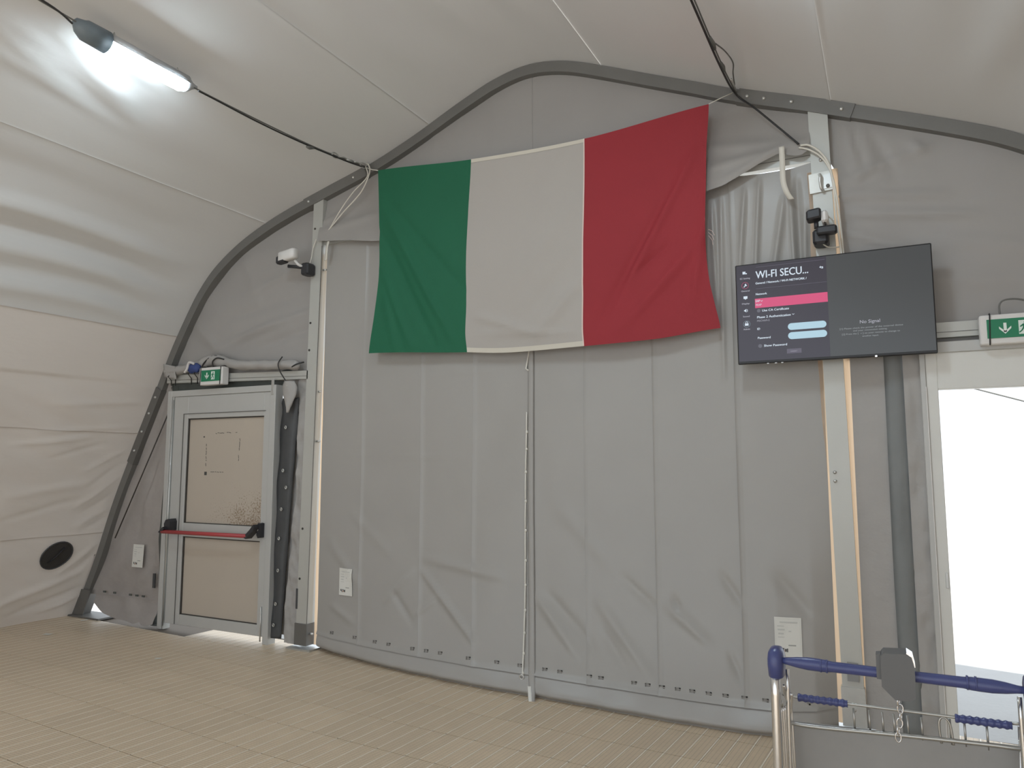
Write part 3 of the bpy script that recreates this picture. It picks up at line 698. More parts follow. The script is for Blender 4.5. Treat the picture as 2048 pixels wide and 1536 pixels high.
# glazing bead mitred around the upper board, hinge line and drop bolts
mb=MB(); mb.box((G0-.05,yL-.006,1.925),(G1+.02,yL+.001,1.931)); mb.box((G0-.052,yL-.006,.06),(G0-.047,yL+.001,1.93)); mb.build('bead_line','alu_dark',lf)
mb=MB(); mb.cyl((L0-.012,-.03,.03),(L0-.012,-.03,2.06),.006,8); mb.build('hinge_rod','bolt_steel',lf,True)
mb=MB(); mb.cyl((L1-.02,-.028,.02),(L1-.02,-.028,.30),.006,8); mb.build('drop_bolt','bolt_steel',lf,True)
# tape residue: dashed rectangle on the upper board
random.seed(3)
mb=MB()
def dash(a,b,n,wd=.005):
    for k in range(n):
        if random.random()<.25: continue
        t0=k/n; t1=(k+.55+.4*random.random())/n; j=lambda:random.uniform(-.004,.004)
        p=(lerp(a[0],b[0],t0)+j(),lerp(a[1],b[1],t0)+j()); q=(lerp(a[0],b[0],t1)+j(),lerp(a[1],b[1],t1)+j())
        dx,dz=q[0]-p[0],q[1]-p[1]; L=math.hypot(dx,dz) or 1; nx_,nz2=-dz/L*wd/2,dx/L*wd/2
        mb.prism([(p[0]-nx_,p[1]-nz2),(q[0]-nx_,q[1]-nz2),(q[0]+nx_*.6,q[1]+nz2*.6),(p[0]+nx_*.6,p[1]+nz2*.6)],-.0015,.0005)
dash((-3.13,1.745),(-2.83,1.75),11); dash((-3.215,1.65),(-3.21,1.43),8); dash((-2.80,1.70),(-2.81,1.49),7); dash((-3.20,1.405),(-2.98,1.405),8)
mb.box((-3.225,-.0015,1.375),(-3.195,.0005,1.405)); mb.box((-3.255,-.0015,1.71),(-3.24,.0005,1.722))
mb.build('tape_residue','print_dark',lf)
pb=empty('push_bar',(0,0,0)); pb.parent=d1
MB().tube([(-3.60,-.115,.872),(-2.555,-.115,.878)],.017,10).build('bar','red_bar',pb,True)
mb=MB(); mb.prism([(-3.605,.94),(-3.585,.975),(-3.54,.985),(-3.525,.96),(-3.525,.885),(-3.55,.87),(-3.575,.895),(-3.60,.905)],-.095,-.022); mb.prism([(-3.635,.865),(-3.60,.862),(-3.56,.895),(-3.575,.915),(-3.60,.895)],-.13,-.085)
mb.build('bracket','black_plastic',pb)
mb=MB(); mb.prism([(-2.475,.985),(-2.455,.98),(-2.455,.865),(-2.475,.86),(-2.49,.885),(-2.49,.95)],-.075,-.022); mb.prism([(-2.475,.975),(-2.465,.95),(-2.475,.925),(-2.535,.875),(-2.555,.855),(-2.575,.862),(-2.555,.895),(-2.51,.935)],-.13,-.06)
mb.build('bracket','black_plastic',pb)
MB().cyl((-2.482,-.078,.93),(-2.482,-.072,.93),.012,10).build('lock_button','bolt_steel',pb,True)
box_part('latch_plate',(fx1-.05,-.034,2.06),(fx1-.02,-.028,2.20),'galv',fr,.002)

# ------------------------------------------------------------------ open door frame on the right
d2=empty('door_2',(3.08,.02,0),'open doorway with a pale metal frame letting in white daylight','door',kind='structure')
box_part('jamb',(2.412,-.03,0),(2.440,.06,2.145),'door_alu',d2); box_part('jamb_face',(2.440,-.022,0),(2.496,.05,2.09),'white_paint',d2)
box_part('jamb',(3.70,-.03,0),(3.76,.06,2.145),'door_alu',d2)
box_part('head',(2.440,-.03,2.085),(3.70,.06,2.145),'door_alu',d2); box_part('transom',(2.496,-.022,1.884),(3.70,.05,2.085),'white_paint',d2)
box_part('jamb_edge',(2.436,-.034,.02),(2.441,-.028,1.9),'white_plastic',d2,.001)
lf2=MB().bbox((3.66,.06,.04),(3.70,1.15,1.87),.004); lf2.build('open_leaf','door_alu',d2)
box_part('strike_plate',(2.476,-.026,.82),(2.490,-.021,.90),'galv',d2,.001)

# ------------------------------------------------------------------ exit signs
def exit_sign(x0,x1,z0,z1,yf,yb,label,ties):
    r=empty('exit_sign',((x0+x1)/2,(yf+yb)/2,z0),label,'exit sign','emergency exit signs')
    W,H=x1-x0,z1-z0
    MB().bbox((x0,yf,z0),(x1,yb,z1),.006).build('housing','white_plastic',r)
    g=MB(); gx0,gx1,gz0,gz1=x0+.10*W,x1-.06*W,z0+.20*H,z1-.16*H
    g.box((gx0,yf-.003,gz0),(gx1,yf+.002,gz1)); face=g.build('green_face','sign_green',r)
    gw,gh=gx1-gx0,gz1-gz0; q=lambda u,v:(gx0+u*gw,gz0+v*gh)
    mb=MB(); ya=yf-.0045
    mb.prism([q(.275,.78),q(.325,.78),q(.325,.30),q(.275,.30)],ya,yf)
    mb.prism([q(.20,.60),q(.20,.48),q(.30,.20),q(.30,.34)],ya,yf); mb.prism([q(.40,.60),q(.40,.48),q(.30,.20),q(.30,.34)],ya,yf)
    mb.build('arrow','sign_white',r)
    mb=MB(); mb.prism([q(.52,.14),q(.70,.14),q(.70,.86),q(.52,.86)],ya,yf); mb.build('doorway_pictogram','sign_white',r)
    ym=yf-.006; mb=MB()
    c=q(.625,.74); mb.prism([(c[0]+.022*gw*math.cos(a),c[1]+.07*gh*math.sin(a)) for a in [2*math.pi*k/10 for k in range(10)]],ym,ya)
    mb.prism([q(.59,.68),q(.64,.66),q(.63,.44),q(.585,.46)],ym,ya)                       # trunk
    mb.prism([q(.585,.66),q(.60,.60),q(.555,.50),q(.535,.54)],ym,ya); mb.prism([q(.64,.66),q(.635,.60),q(.675,.52),q(.69,.56)],ym,ya)   # arms
    mb.prism([q(.585,.47),q(.61,.45),q(.575,.30),q(.53,.20),q(.52,.26),q(.555,.33)],ym,ya); mb.prism([q(.60,.46),q(.63,.45),q(.665,.34),q(.655,.18),q(.635,.18),q(.64,.33)],ym,ya)  # legs
    mb.build('running_figure','sign_green',r)
    for tx in ties:
        P=[(tx-.004,yf-.004,z0-.004),(tx+.003,yf-.004,z1+.002),(tx+.006,yf+.03,z1+.012),(tx+.004,yb+.02,z1+.006)]
        MB().tube(P,.0035,6).build('cable_tie','cable_black',r,True)
    return r
exit_sign(-3.235,-2.945,2.172,2.328,-.095,-.02,'green emergency exit sign with down arrow above the push-bar door',(-3.215,-2.965))
exit_sign(2.700,3.02,2.105,2.262,-.09,-.02,'green emergency exit sign with down arrow above the open doorway',(2.745,))
# power leads over the signs
tag(MB().tube(bez([(-3.26,-.06,2.29),(-3.23,-.06,2.37),(-3.13,-.05,2.435),(-3.02,-.03,2.42),(-2.95,.0,2.38)],6),.006,6).build('power_lead','cable_black',None,True,origin=(-3.26,-.06,2.29)),'black cable arching over the exit sign above the push-bar door','cable')
tag(MB().tube(bez([(-3.10,-.06,2.335),(-3.095,-.075,2.38),(-3.04,-.075,2.41),(-2.97,-.06,2.395)],6),.006,6).build('power_lead','cable_black',None,True,origin=(-3.1,-.06,2.33)),'short black cable hook rising from the top of the left exit sign','cable')
tag(MB().tube(bez([(2.80,-.04,2.262),(2.80,-.05,2.32),(2.83,-.05,2.345),(2.90,-.04,2.34),(2.98,-.02,2.30)],6),.005,6).build('power_lead','rope_grey',None,True,origin=(2.8,-.04,2.26)),'grey cable arching over the exit sign above the open doorway','cable')

# rolled canvas on the rail, tied with cords
rc=empty('rolled_canvas',(-2.9,-.02,2.3),'rolled grey canvas lying along the rail over the push-bar door','canvas')
pts=bez([(-3.77,-.01,2.345),(-3.66,-.02,2.335),(-3.50,-.02,2.345),(-3.30,-.015,2.385),(-3.14,-.01,2.405),(-2.98,-.02,2.375),(-2.8,-.03,2.335),(-2.6,-.03,2.325),(-2.4,-.03,2.315),(-2.25,-.03,2.31),(-2.12,-.02,2.285)],6)
mb=MB(); rad=[.040+.012*nz(i*.5,3)+(.012 if 18<i<30 else 0) for i in range(len(pts))]; rad[-1]=.012; rad[-2]=.025
mb.tube(pts,rad,14); 
mb.v=[(x,y+.010*nz(x*9,z*20,1),z+.010*nz(x*8,y*30,5)) for x,y,z in mb.v]; mb.build('roll','strip_fabric',rc,True)
mb=MB(); mb.grid(lambda u,v:(lerp(-3.76,-3.60,u),-.045-.02*v+.012*nz(u*5,v*3),lerp(2.28,2.40,v)-.03*u),8,6); thicken(mb.build('loose_corner','strip_fabric',rc,True),.004)
for x_,z0_,z1_ in ((-3.655,2.20,2.37),(-3.71,2.20,2.30),(-3.44,2.20,2.31),(-3.36,2.20,2.31)):
    MB().tube([(x_,-.006,z0_),(x_+.004,-.012,(z0_+z1_)/2),(x_+.012,-.055,z1_-.02),(x_+.02,-.03,z1_+.012)],.0045,6).build('tie_cord','cable_black',rc,True)
MB().tube(bez([(-2.26,-.08,2.37),(-2.30,-.085,2.31),(-2.285,-.07,2.24),(-2.235,-.05,2.16)],6),.005,6).build('tie_cord','cable_black',rc,True)
MB().tube(bez([(-2.17,-.06,2.28),(-2.12,-.06,2.30),(-2.075,-.02,2.32)],5),.006,6).build('tie_cord','cable_black',rc,True)
bl=MB()
bl.ball((-3.335,-.07,2.335),.075,.035,.045,14,10); bl.v=[(x+.012*nz(x*30,z*30,1),y+.010*nz(x*30,z*30,4),z+.018*nz(x*26,z*18,7)) for x,y,z in bl.v]
bo=bl.build('cloth_bundle','blue_cloth',None,True,origin=(-3.335,-.07,2.29)); tag(bo,'crumpled dark blue cloth stuffed on the rail beside the left exit sign','cloth')
mb=MB(); mb.tube(bez([(-3.43,-.09,2.30),(-3.39,-.10,2.33),(-3.36,-.105,2.385),(-3.30,-.10,2.37)],5),.011,8); mb.build('white_band','white_plastic',bo,True)
# pointed corner of canvas hanging from a cord
mb=MB()
def flapf(u,v):
    z=lerp(2.165,1.90,v); half=interp([(0,.055),(.18,.082),(.45,.070),(.75,.032),(1,.006)],v); x=-2.215+(u-.5)*2*half+.008*math.sin(v*4)
    return (x,-.035-.030*math.sin(math.pi*u)*(1-v*.5)+.006*nz(u*4,v*6),z)
mb.grid(flapf,10,14); fo=mb.build('canvas_point','strip_fabric',None,True,origin=(-2.215,-.03,2.165)); thicken(fo,.004); tag(fo,'pointed grey canvas corner hanging beside the push-bar door','canvas')
MB().cyl((-2.215,-.07,2.12),(-2.215,-.062,2.12),.007,8).build('eyelet','bolt_steel',fo,True)
# thin strap stretched along the arch leg
tag(MB().tube([(-3.74,-.005,1.93),(-4.05,-.01,1.37),(-4.39,-.01,.77)],.006,6).build('guy_strap','gasket',None,True,origin=(-4.39,-.01,.77)),'thin dark strap stretched down beside the arch leg','strap')

# ------------------------------------------------------------------ paper notices
def notice(x0,x1,z0,z1,yfn,label,slant=0.0):
    cx=(x0+x1)/2; r=empty('paper_notice',(cx,yfn(cx,(z0+z1)/2)[1],z0),label,'paper notice','paper notices on the tent wall')
    def pt(u,v,o): x=lerp(x0,x1,u)+slant*(1-v); z=lerp(z0,z1,v); c=yfn(x,z); return (c[0],c[1]-o,z)
    mb=MB(); mb.grid(lambda u,v:pt(u,v,.006),4,6); thicken(mb.build('sheet','paper',r),.0012,1)
    def mark(name,m_,rs):
        q=MB()
        for (u0,u1,v0,v1) in rs: q._add([pt(u0,v0,.0085),pt(u1,v0,.0085),pt(u1,v1,.0085),pt(u0,v1,.0085)],[(0,1,2,3)])
        q.build(name,m_,r)
    mark('heading','print_light',[(.2,.86,.855,.89)]); mark('border','print_light',[(.05,.95,.955,.96),(.05,.055,.05,.955),(.945,.95,.05,.955)])
    for q_ in [(.1,.36,.76,.785),(.12,.38,.66,.70),(.14,.34,.56,.60),(.12,.36,.48,.50),(.52,.62,.63,.66)]: mark('text_line','print_light',[q_])
    mark('stamp_line','print_grey',[(.50,.78,.275,.305)])
    mark('logo','print_dark',[(.13,.20,.15,.22),(.20,.24,.13,.17),(.27,.34,.17,.22),(.37,.43,.13,.20),(.44,.48,.12,.21),(.22,.30,.12,.14)])
    mark('logo_accent','print_orange',[(.29,.36,.135,.165)])
    return r
lw=lambda x,z:.03
notice(-4.150,-4.000,.512,.722,lambda x,z:(x,.022,z),'white paper notice on the fabric left of the push-bar door',-.012)
notice(-1.692,-1.558,.458,.662,cur,'white paper notice low on the left curtain half by the post')
notice(1.585,1.735,.390,.600,cur,'white paper notice low on the right curtain half behind the luggage trolley')

# ------------------------------------------------------------------ flag
fg=empty('flag',(0,-.12,3.7),'large green, white and red striped flag hung on a cord across the tent','flag')
def tri(p0,p1,p2,p3,t):   # smooth through four points at 0,1/3,2/3,1 style list of (t,value)
    return 0
TOPF=[(0,-1.266,3.790),(1/3,-.413,3.716),(2/3,.482,3.690),(1,1.327,3.744)]
def cub(pts,t):
    # Catmull-Rom over list of (t,value)
    for i in range(len(pts)-1):
        if t<=pts[i+1][0] or i==len(pts)-2:
            a=pts[max(i-1,0)];b=pts[i];c=pts[i+1];d=pts[min(i+2,len(pts)-1)]
            k=(t-b[0])/(c[0]-b[0]); 
            return .5*((2*b[1])+(c[1]-a[1])*k+(2*a[1]-5*b[1]+4*c[1]-d[1])*k*k+(3*b[1]-a[1]-3*c[1]+d[1])*k**3)
COLX=[ # column curves x(v)
 [(0,-1.266),(.22,-1.264),(.39,-1.267),(.58,-1.275),(.78,-1.312),(1,-1.362)],
 [(0,-.413),(.25,-.445),(.52,-.471),(.75,-.478),(.9,-.490),(1,-.476)],
 [(0,.482),(.25,.470),(.5,.452),(.75,.446),(.92,.442),(1,.449)],
 [(0,1.327),(.2,1.300),(.43,1.284),(.65,1.272),(.79,1.286),(.9,1.315),(1,1.342)]]
TOPZF=[(0,3.790),(1/3,3.716),(2/3,3.690),(1,3.744)]
BOTZF=[(0,2.338),(1/3,2.288),(.45,2.262),(2/3,2.262),(.85,2.276),(1,2.318)]
RF=[(-1.20,3.45,-.60,2.40,0.0266,.03),(-1.25,3.3,-.75,2.35,-0.0228,.03),(-1.24,3.0,-.95,2.35,0.0228,.028),(-1.15,3.5,-.5,2.75,-0.0152,.03),(-1.22,2.8,-1.1,2.35,0.0190,.025),
    (1.22,3.45,.75,2.65,0.0266,.03),(1.1,3.3,.55,2.40,-0.0228,.03),(1.25,2.9,.7,2.35,0.0190,.03),(1.05,2.9,.80,2.7,-0.0228,.012),(-.40,2.55,.1,2.38,0.0190,.03),(.1,2.38,.42,2.7,0.0190,.04),(-.4,2.42,.40,2.36,0.0114,.02),(.42,3.3,-.1,2.7,0.0114,.05),(.40,2.9,.0,2.5,-0.0114,.04),(1.30,3.2,1.18,2.5,0.0190,.02)]
def flag_pt(u,v,off=0.0):
    x=cub([(0,cub(COLX[0],v)),(1/3,cub(COLX[1],v)),(2/3,cub(COLX[2],v)),(1,cub(COLX[3],v))],u)
    # piecewise linear inside each stripe keeps the stripe borders exact
    k=min(2,int(u*3)); t=u*3-k; xl=lerp(cub(COLX[k],v),cub(COLX[k+1],v),t); x=xl
    z=lerp(cub(TOPZF,u),cub(BOTZF,u),v)
    y=-.125+.10*v*(1-.3*v)-.020*math.sin(u*math.pi)*v-ridge(x,z,RF)*sm(0,.2,v)+.012*nz(u*4,v*3,2)*v
    y-=.02*v*math.sin(u*9+1.0)*sm(.4,1,v)
    return (x,y-off,z)
for k,(m_,nm) in enumerate((('flag_green','green_stripe'),('flag_white','white_stripe'),('flag_red','red_stripe'))):
    mb=MB(); mb.grid(lambda u,v:flag_pt((k+u*.9999)/3,1-v),36,60); mb.build(nm,m_,fg,True)
for v0,v1 in ((0.0,.018),(.975,.999)):
    mb=MB(); mb.grid(lambda u,v:flag_pt(lerp(.334,.666,u),lerp(v1,v0,v),.0025),30,2); mb.build('hem','flag_hem',fg,True)
mb=MB(); mb.grid(lambda u,v:flag_pt(lerp(.6645,.6678,u),lerp(.999,0,v),.0028),1,60); mb.build('seam','thread',fg,True)
mb=MB(); mb.tube([(-1.46,-.03,3.885),(-1.36,-.08,3.83),(-1.266,-.125,3.790)],.004,6); mb.build('cord','rope_white',fg,True)
mb=MB(); mb.tube([(1.327,-.125,3.744),(1.40,-.08,3.79),(1.475,-.03,3.835)],.003,6); mb.build('cord','rope_white',fg,True)
mb=MB()
for k in range(3): mb.tube([(1.286,-.05,2.955-.02*k),(1.31,-.055,2.94-.03*k),(1.325-.006*k,-.055,2.91-.03*k)],.0016,4)
mb.build('frayed_thread','thread',fg)

# ------------------------------------------------------------------ television
TY=-.125
tv=empty('television',(1.98,-.10,2.07),'black flat television showing a network settings menu, fixed on the post','television')
TX0,TX1,TZ0,TZ1=1.4555,2.4995,2.072,2.680
MB().bbox((TX0,TY,TZ0),(TX1,TY+.030,TZ1),.004).build('cabinet','tv_case',tv)
MB().bbox((TX0+.2,TY+.03,TZ0+.08),(TX1-.2,TY+.06,TZ1-.12),.008).build('rear_housing','tv_case',tv)
mb=MB(); mb.box((1.85,-.066,2.25),(2.09,-.05,2.55)); mb.box((1.93,-.05,2.28),(2.02,.0,2.52)); mb.build('wall_bracket','galv',tv)
sc_=MB(); sc_._add([(TX0+.008,TY-.0008,TZ0+.016),(TX1-.006,TY-.0008,TZ0+.016),(TX1-.006,TY-.0008,TZ1-.007),(TX0+.008,TY-.0008,TZ1-.007)],[(0,1,2,3)])
scr=sc_.build('screen','tv_screen',tv)
def rect(name,m_,x0,x1,z0,z1,lay=1,parent=scr):
    q=MB(); y=TY-.0008-.0006*lay; q._add([(x0,y,z0),(x1,y,z0),(x1,y,z1),(x0,y,z1)],[(0,1,2,3)]); return q.build(name,m_,parent)
rect('menu_panel','tv_menu',TX0+.008,1.968,TZ0+.016,TZ1-.007,1)
TEXT=MB()
def text_mesh(txt):
    c=bpy.data.curves.new('t','FONT'); c.body=txt; c.size=1; c.resolution_u=3
    o=bpy.data.objects.new('t',c); COL.objects.link(o)
    dg=bpy.context.evaluated_depsgraph_get(); me=bpy.data.meshes.new_from_object(o.evaluated_get(dg))
    V=[(v.co.x,v.co.y) for v in me.vertices]; Fs=[tuple(p.vertices) for p in me.polygons]
    bpy.data.objects.remove(o,do_unlink=True); bpy.data.curves.remove(c); bpy.data.meshes.remove(me)
    return V,Fs
def text(mb,txt,x0,x1,zb,cap,lay=2,wt=0.0):
    V,Fs=text_mesh(txt)
    xs=[v[0] for v in V]; a,b=min(xs),max(xs); sx=(x1-x0)/(b-a); sz=cap/.70
    y=TY-.0008-.0006*lay
    mb._add([(x0+(v[0]-a)*sx,y,zb+v[1]*sz) for v in V],Fs)
    if wt:
        mb._add([(x0+wt+(v[0]-a)*sx,y-.0001,zb+wt*.5+v[1]*sz) for v in V],Fs)
t1=MB(); text(t1,'WI-FI SECU...',1.5745,1.868,2.5855,.0450,2,.0016); t1.build('menu_title','tv_white',scr)
def line(name,m_,txt,x0,x1,zb,cap,lay=2,wt=.0010):
    q=MB(); text(q,txt,x0,x1,zb,cap,lay,wt); return q.build(name,m_,scr)
line('menu_path','tv_white','General / Network / Wi-Fi NETWORK /',1.572,1.8585,2.5505,.0125)
for a_ in (('Use CA Certificate',1.6045,1.755,2.3815,.0130),('Phase 2 Authentication',1.5745,1.763,2.3425,.0135),('Password',1.5745,1.646,2.2178,.0128),('Show Password',1.608,1.7365,2.1690,.0128),('ID',1.5735,1.5885,2.2725,.0125),('Network',1.5715,1.635,2.4840,.0122)): line('menu_line','tv_white',*a_)
y_=TY-.002
def chev(mb,x,z,s=.006): mb.prism([(x,z+s*.5),(x+s,z-s*.4),(x+2*s,z+s*.5),(x+2*s,z+s*.0),(x+s,z-s*.9),(x,z)],y_-.0003,y_); return mb
chev(MB(),1.772,2.352).build('dropdown_mark','tv_white',scr)
MB().prism([(1.930,2.612),(1.938,2.620),(1.938,2.615),(1.950,2.615),(1.950,2.604),(1.940,2.604),(1.940,2.607),(1.946,2.607),(1.946,2.611),(1.938,2.611),(1.938,2.606)],y_-.0003,y_).build('back_arrow','tv_white',scr)
line('menu_line','tv_grey','MSCHAPv2',1.5745,1.645,2.3220,.0110,2,0); line('button_text','tv_grey','CONNECT',1.755,1.792,2.1285,.0070,3,0)
for nm,zz,wd in (('EZ Setting',2.589,.029),('General',2.512,.024),('Display',2.434,.022),('Sound',2.356,.019),('Admin',2.278,.019)): line('icon_caption','tv_grey',nm,1.512-wd,1.512+wd,zz,.0095,2,.0008)
rect('rule_line','tv_line',1.573,1.967,2.5225,2.5245,2); rect('rule_line','tv_line',1.577,1.960,2.654,2.656,2); rect('button','tv_line',1.735,1.815,2.120,2.147,2)
hb=rect('highlight_bar','tv_pink',1.5655,1.9675,2.4058,2.4627,2)
line('menu_line','tv_white','EAP',1.570,1.594,2.4418,.0125,3.2,.0008); line('menu_line','tv_white','PEAP',1.570,1.603,2.4185,.0115,3.2,0); y_=TY-.0030; chev(MB(),1.598,2.4478).build('dropdown_mark','tv_white',scr)
def pill(x0,x1,z0,z1):
    r=(z1-z0)/2; cz=(z0+z1)/2; pts=[(x0+r-r*math.sin(a),cz+r*math.cos(a)) for a in [math.pi*k/10 for k in range(11)]]+[(x1-r+r*math.sin(a),cz-r*math.cos(a)) for a in [math.pi*k/10 for k in range(11)]]
    q=MB(); q.prism(pts,TY-.003,TY-.0018); q.build('input_field','tv_field',scr)
pill(1.7455,1.9545,2.2575,2.2975); pill(1.7450,1.9560,2.2030,2.2440)
def disc(name,m_,cx,cz,r,lay=2,rin=None):
    q=MB(); y=TY-.0008-.0006*lay; n=20
    if rin is None: q._add([(cx,y,cz)]+[(cx+r*math.cos(2*math.pi*k/n),y,cz+r*math.sin(2*math.pi*k/n)) for k in range(n)],[(0,1+k,1+(k+1)%n) for k in range(n)])
    else:
        q._add([(cx+rr_*math.cos(2*math.pi*k/n),y,cz+rr_*math.sin(2*math.pi*k/n)) for rr_ in (rin,r) for k in range(n)],[(k,n+k,n+(k+1)%n,(k+1)%n) for k in range(n)])
    return q.build(name,m_,scr)
disc('option_dot','tv_dot',1.5855,2.3885,.0105); disc('option_dot','tv_dot',1.5865,2.1755,.0115)
disc('icon_ring','tv_pink',1.5116,2.550,.0205,2,.0190)
y_=TY-.0022
ic=MB(); ic.prism([(1.499,2.636),(1.516,2.636),(1.516,2.620),(1.499,2.620)],y_,y_+.0006); ic.prism([(1.517,2.626),(1.524,2.626),(1.524,2.619),(1.517,2.619)],y_,y_+.0006); ic.build('picture_icon','tv_white',scr)
ic=MB(); ic.prism([(1.502,2.541),(1.505,2.538),(1.514,2.547),(1.519,2.546),(1.524,2.551),(1.520,2.551),(1.517,2.555),(1.518,2.561),(1.513,2.560),(1.509,2.555),(1.510,2.550)],y_,y_+.0006); ic.build('wrench_icon','tv_white',scr)
ic=MB(); ic.prism([(1.500,2.484),(1.523,2.484),(1.523,2.469),(1.515,2.468),(1.514,2.464),(1.509,2.464),(1.508,2.468),(1.500,2.469)],y_,y_+.0006); ic.build('monitor_icon','tv_white',scr)
ic=MB(); ic.prism([(1.501,2.400),(1.506,2.400),(1.514,2.407),(1.514,2.385),(1.506,2.392),(1.501,2.392)],y_,y_+.0006); ic.prism([(1.518,2.405),(1.521,2.403),(1.522,2.396),(1.521,2.389),(1.518,2.387),(1.519,2.396)],y_,y_+.0006); ic.build('speaker_icon','tv_white',scr)
ic=MB(); ic.prism([(1.503,2.318),(1.524,2.318),(1.524,2.304),(1.503,2.304)],y_,y_+.0006); ic.tube([(1.5135+.0065*math.cos(a),y_+.0003,2.319+.009*math.sin(a)) for a in [math.pi*k/8 for k in range(9)]],.0014,5); ic.build('padlock_icon','tv_white',scr)
disc('icon_ring','tv_field',1.5135,2.3135,.0200,2,.0192)
t5=MB(); text(t5,'No Signal',2.1278,2.2295,2.2645,.0185,2,.0006); t5.build('no_signal_title','tv_grey',scr)
for s_,a,b,zz in (('[1] Please check the power of the external device',2.0231,2.3413,2.2365),('and your connection setting.',2.0908,2.2634,2.2215),('[2] Press the [     ] on your remote to change to',2.0333,2.3247,2.2045),('another input.',2.1366,2.2199,2.1880)): line('no_signal_line','tv_dim',s_,a,b,zz,.0085,2,.0006)
MB().prism([(2.128,2.208),(2.134,2.211),(2.134,2.205)],y_,y_+.0005).build('remote_mark','tv_dim',scr)
MB().box((2.196,TY-.003,TZ0-.001),(2.206,TY,TZ0+.006)).build('standby_light','tv_led',tv)
mb=MB(); 
for x_ in (1.62,1.665,1.70): mb.box((x_,TY+.004,TZ0-.004),(x_+.012,TY+.018,TZ0))
mb.build('port_tab','galv',tv)

# ------------------------------------------------------------------ latch plate and surveillance cameras on the posts
lp=empty('latch_plate',(1.95,-.01,3.1),'bright metal latch plate with a hook on the post above the black camera','latch')
MB().hexa([(1.888,-.014,3.095),(2.018,-.014,3.105),(2.018,-.0,3.105),(1.888,-.0,3.095),(1.884,-.014,3.215),(2.014,-.014,3.225),(2.014,-.0,3.225),(1.884,0,3.215)]).build('plate','plate_steel',lp)
MB().hexa([(1.965,-.018,3.115),(2.014,-.018,3.118),(2.014,-.013,3.118),(1.965,-.013,3.115),(1.965,-.018,3.20),(2.012,-.018,3.203),(2.012,-.013,3.203),(1.965,-.013,3.20)]).build('keeper','bolt_steel',lp)
MB().tube(bez([(1.945,-.02,3.205),(1.952,-.05,3.19),(1.95,-.05,3.15),(1.955,-.04,3.11),(1.965,-.02,3.10)],5),.008,8).build('hook','bolt_steel',lp,True)
MB().tube([(1.99,-.016,3.128),(1.99,-.024,3.128)],.011,10).build('screw','alu_dark',lp,True)
def camera_unit(name,loc,s,material,label,white):
    r=empty(name,loc,label,'camera'); X,Y,Z=loc
    return r
c1=empty('surveillance_camera',(-2.03,-.05,3.1),'white surveillance camera with a black front on the post by the push-bar door','camera')
mb=MB(); mb.bbox((-2.24,-.20,3.16),(-2.06,-.13,3.245),.012); mb.v=[(x,y,z+(x+2.15)*.12) for x,y,z in mb.v]; mb.build('housing','white_plastic',c1,True)
mb=MB(); mb.bbox((-2.262,-.198,3.150),(-2.165,-.132,3.212),.010); mb.v=[(x,y,z+(x+2.15)*.10) for x,y,z in mb.v]; mb.build('lens_hood','black_plastic',c1)
MB().tube([(-2.18,-.13,3.125),(-2.03,-.08,3.105)],.014,10).build('arm','black_plastic',c1,True)
MB().bbox((-2.075,-.10,3.045),(-1.995,0,3.145),.012).build('mount','black_plastic',c1)
MB().tube([(-2.10,-.14,3.165),(-2.08,-.12,3.13),(-2.05,-.08,3.11)],.012,8).build('joint','white_plastic',c1,True)
c2=empty('surveillance_camera',(1.95,-.05,2.8),'black surveillance camera on the post just above the television','camera')
mb=MB(); mb.bbox((1.875,-.19,2.885),(1.955,-.10,2.945),.010); mb.v=[(x,y,z+(x-1.9)*.12) for x,y,z in mb.v]; mb.build('lens_hood','black_plastic',c2)
mb=MB(); mb.bbox((1.955,-.18,2.865),(1.99,-.05,2.935),.012); mb.build('housing','white_plastic',c2)
mb=MB(); mb.bbox((1.90,-.12,2.755),(1.985,0,2.845),.014); mb.build('mount','black_plastic',c2)
mb=MB(); mb.bbox((1.925,-.16,2.80),(2.035,-.10,2.848),.010); mb.build('arm','black_plastic',c2)
MB().tube([(1.925,-.13,2.84),(1.925,-.14,2.882)],.013,10).build('joint','black_plastic',c2,True)
MB().tube(bez([(1.945,-.10,2.765),(1.98,-.06,2.742),(2.035,-.03,2.745)],6),.004,6).build('lead','cable_white',c2,True)
MB().tube(bez([(1.985,-.08,2.925),(2.01,-.06,2.90),(2.02,-.04,2.86)],6),.004,6).build('lead','cable_white',c2,True)

# ------------------------------------------------------------------ suspension wires, lamps, leads
def wire(pts,label,r=.005):
    r_=empty('suspension_wire',pts[0],label,'wire'); MB().tube(bez(pts,8),r,6).build('strand','rope_grey',r_,True); return r_
w1=wire([(-1.47,0.02,3.905),(-1.47,-.30,3.86),(-1.47,-.8,3.815),(-1.47,-1.7,3.785),(-1.47,-2.45,3.80),(-1.47,-3.4,3.85),(-1.47,-4.5,3.90)],'grey wire under the left roof slope carrying the tube lamp',.0045)
tb=MB(); 
for k in range(5):
    c=Vector((-1.47,-.06-.085*k,3.893-.011*k)); d=Vector((0,-.085,-.011)).normalized(); sd=Vector((1,0,0)) if k%2 else Vector((0,0,1)).cross(d).cross(d)*-1
    if k==2: tb.tube([c+d*-.04,c+d*.04],.013,8); continue
    tb.tube([c+d*(.038*math.cos(a))+sd*(.020*math.sin(a)) for a in [2*math.pi*i/12 for i in range(12)]],.006,5,closed=True)
tb.build('turnbuckle','bolt_steel',w1,True)
MB().tube([(-1.468,-.62,3.82),(-1.462,-.69,3.795),(-1.46,-.72,3.79)],[.006,.014,.008],8).build('clip','rope_grey',w1,True)
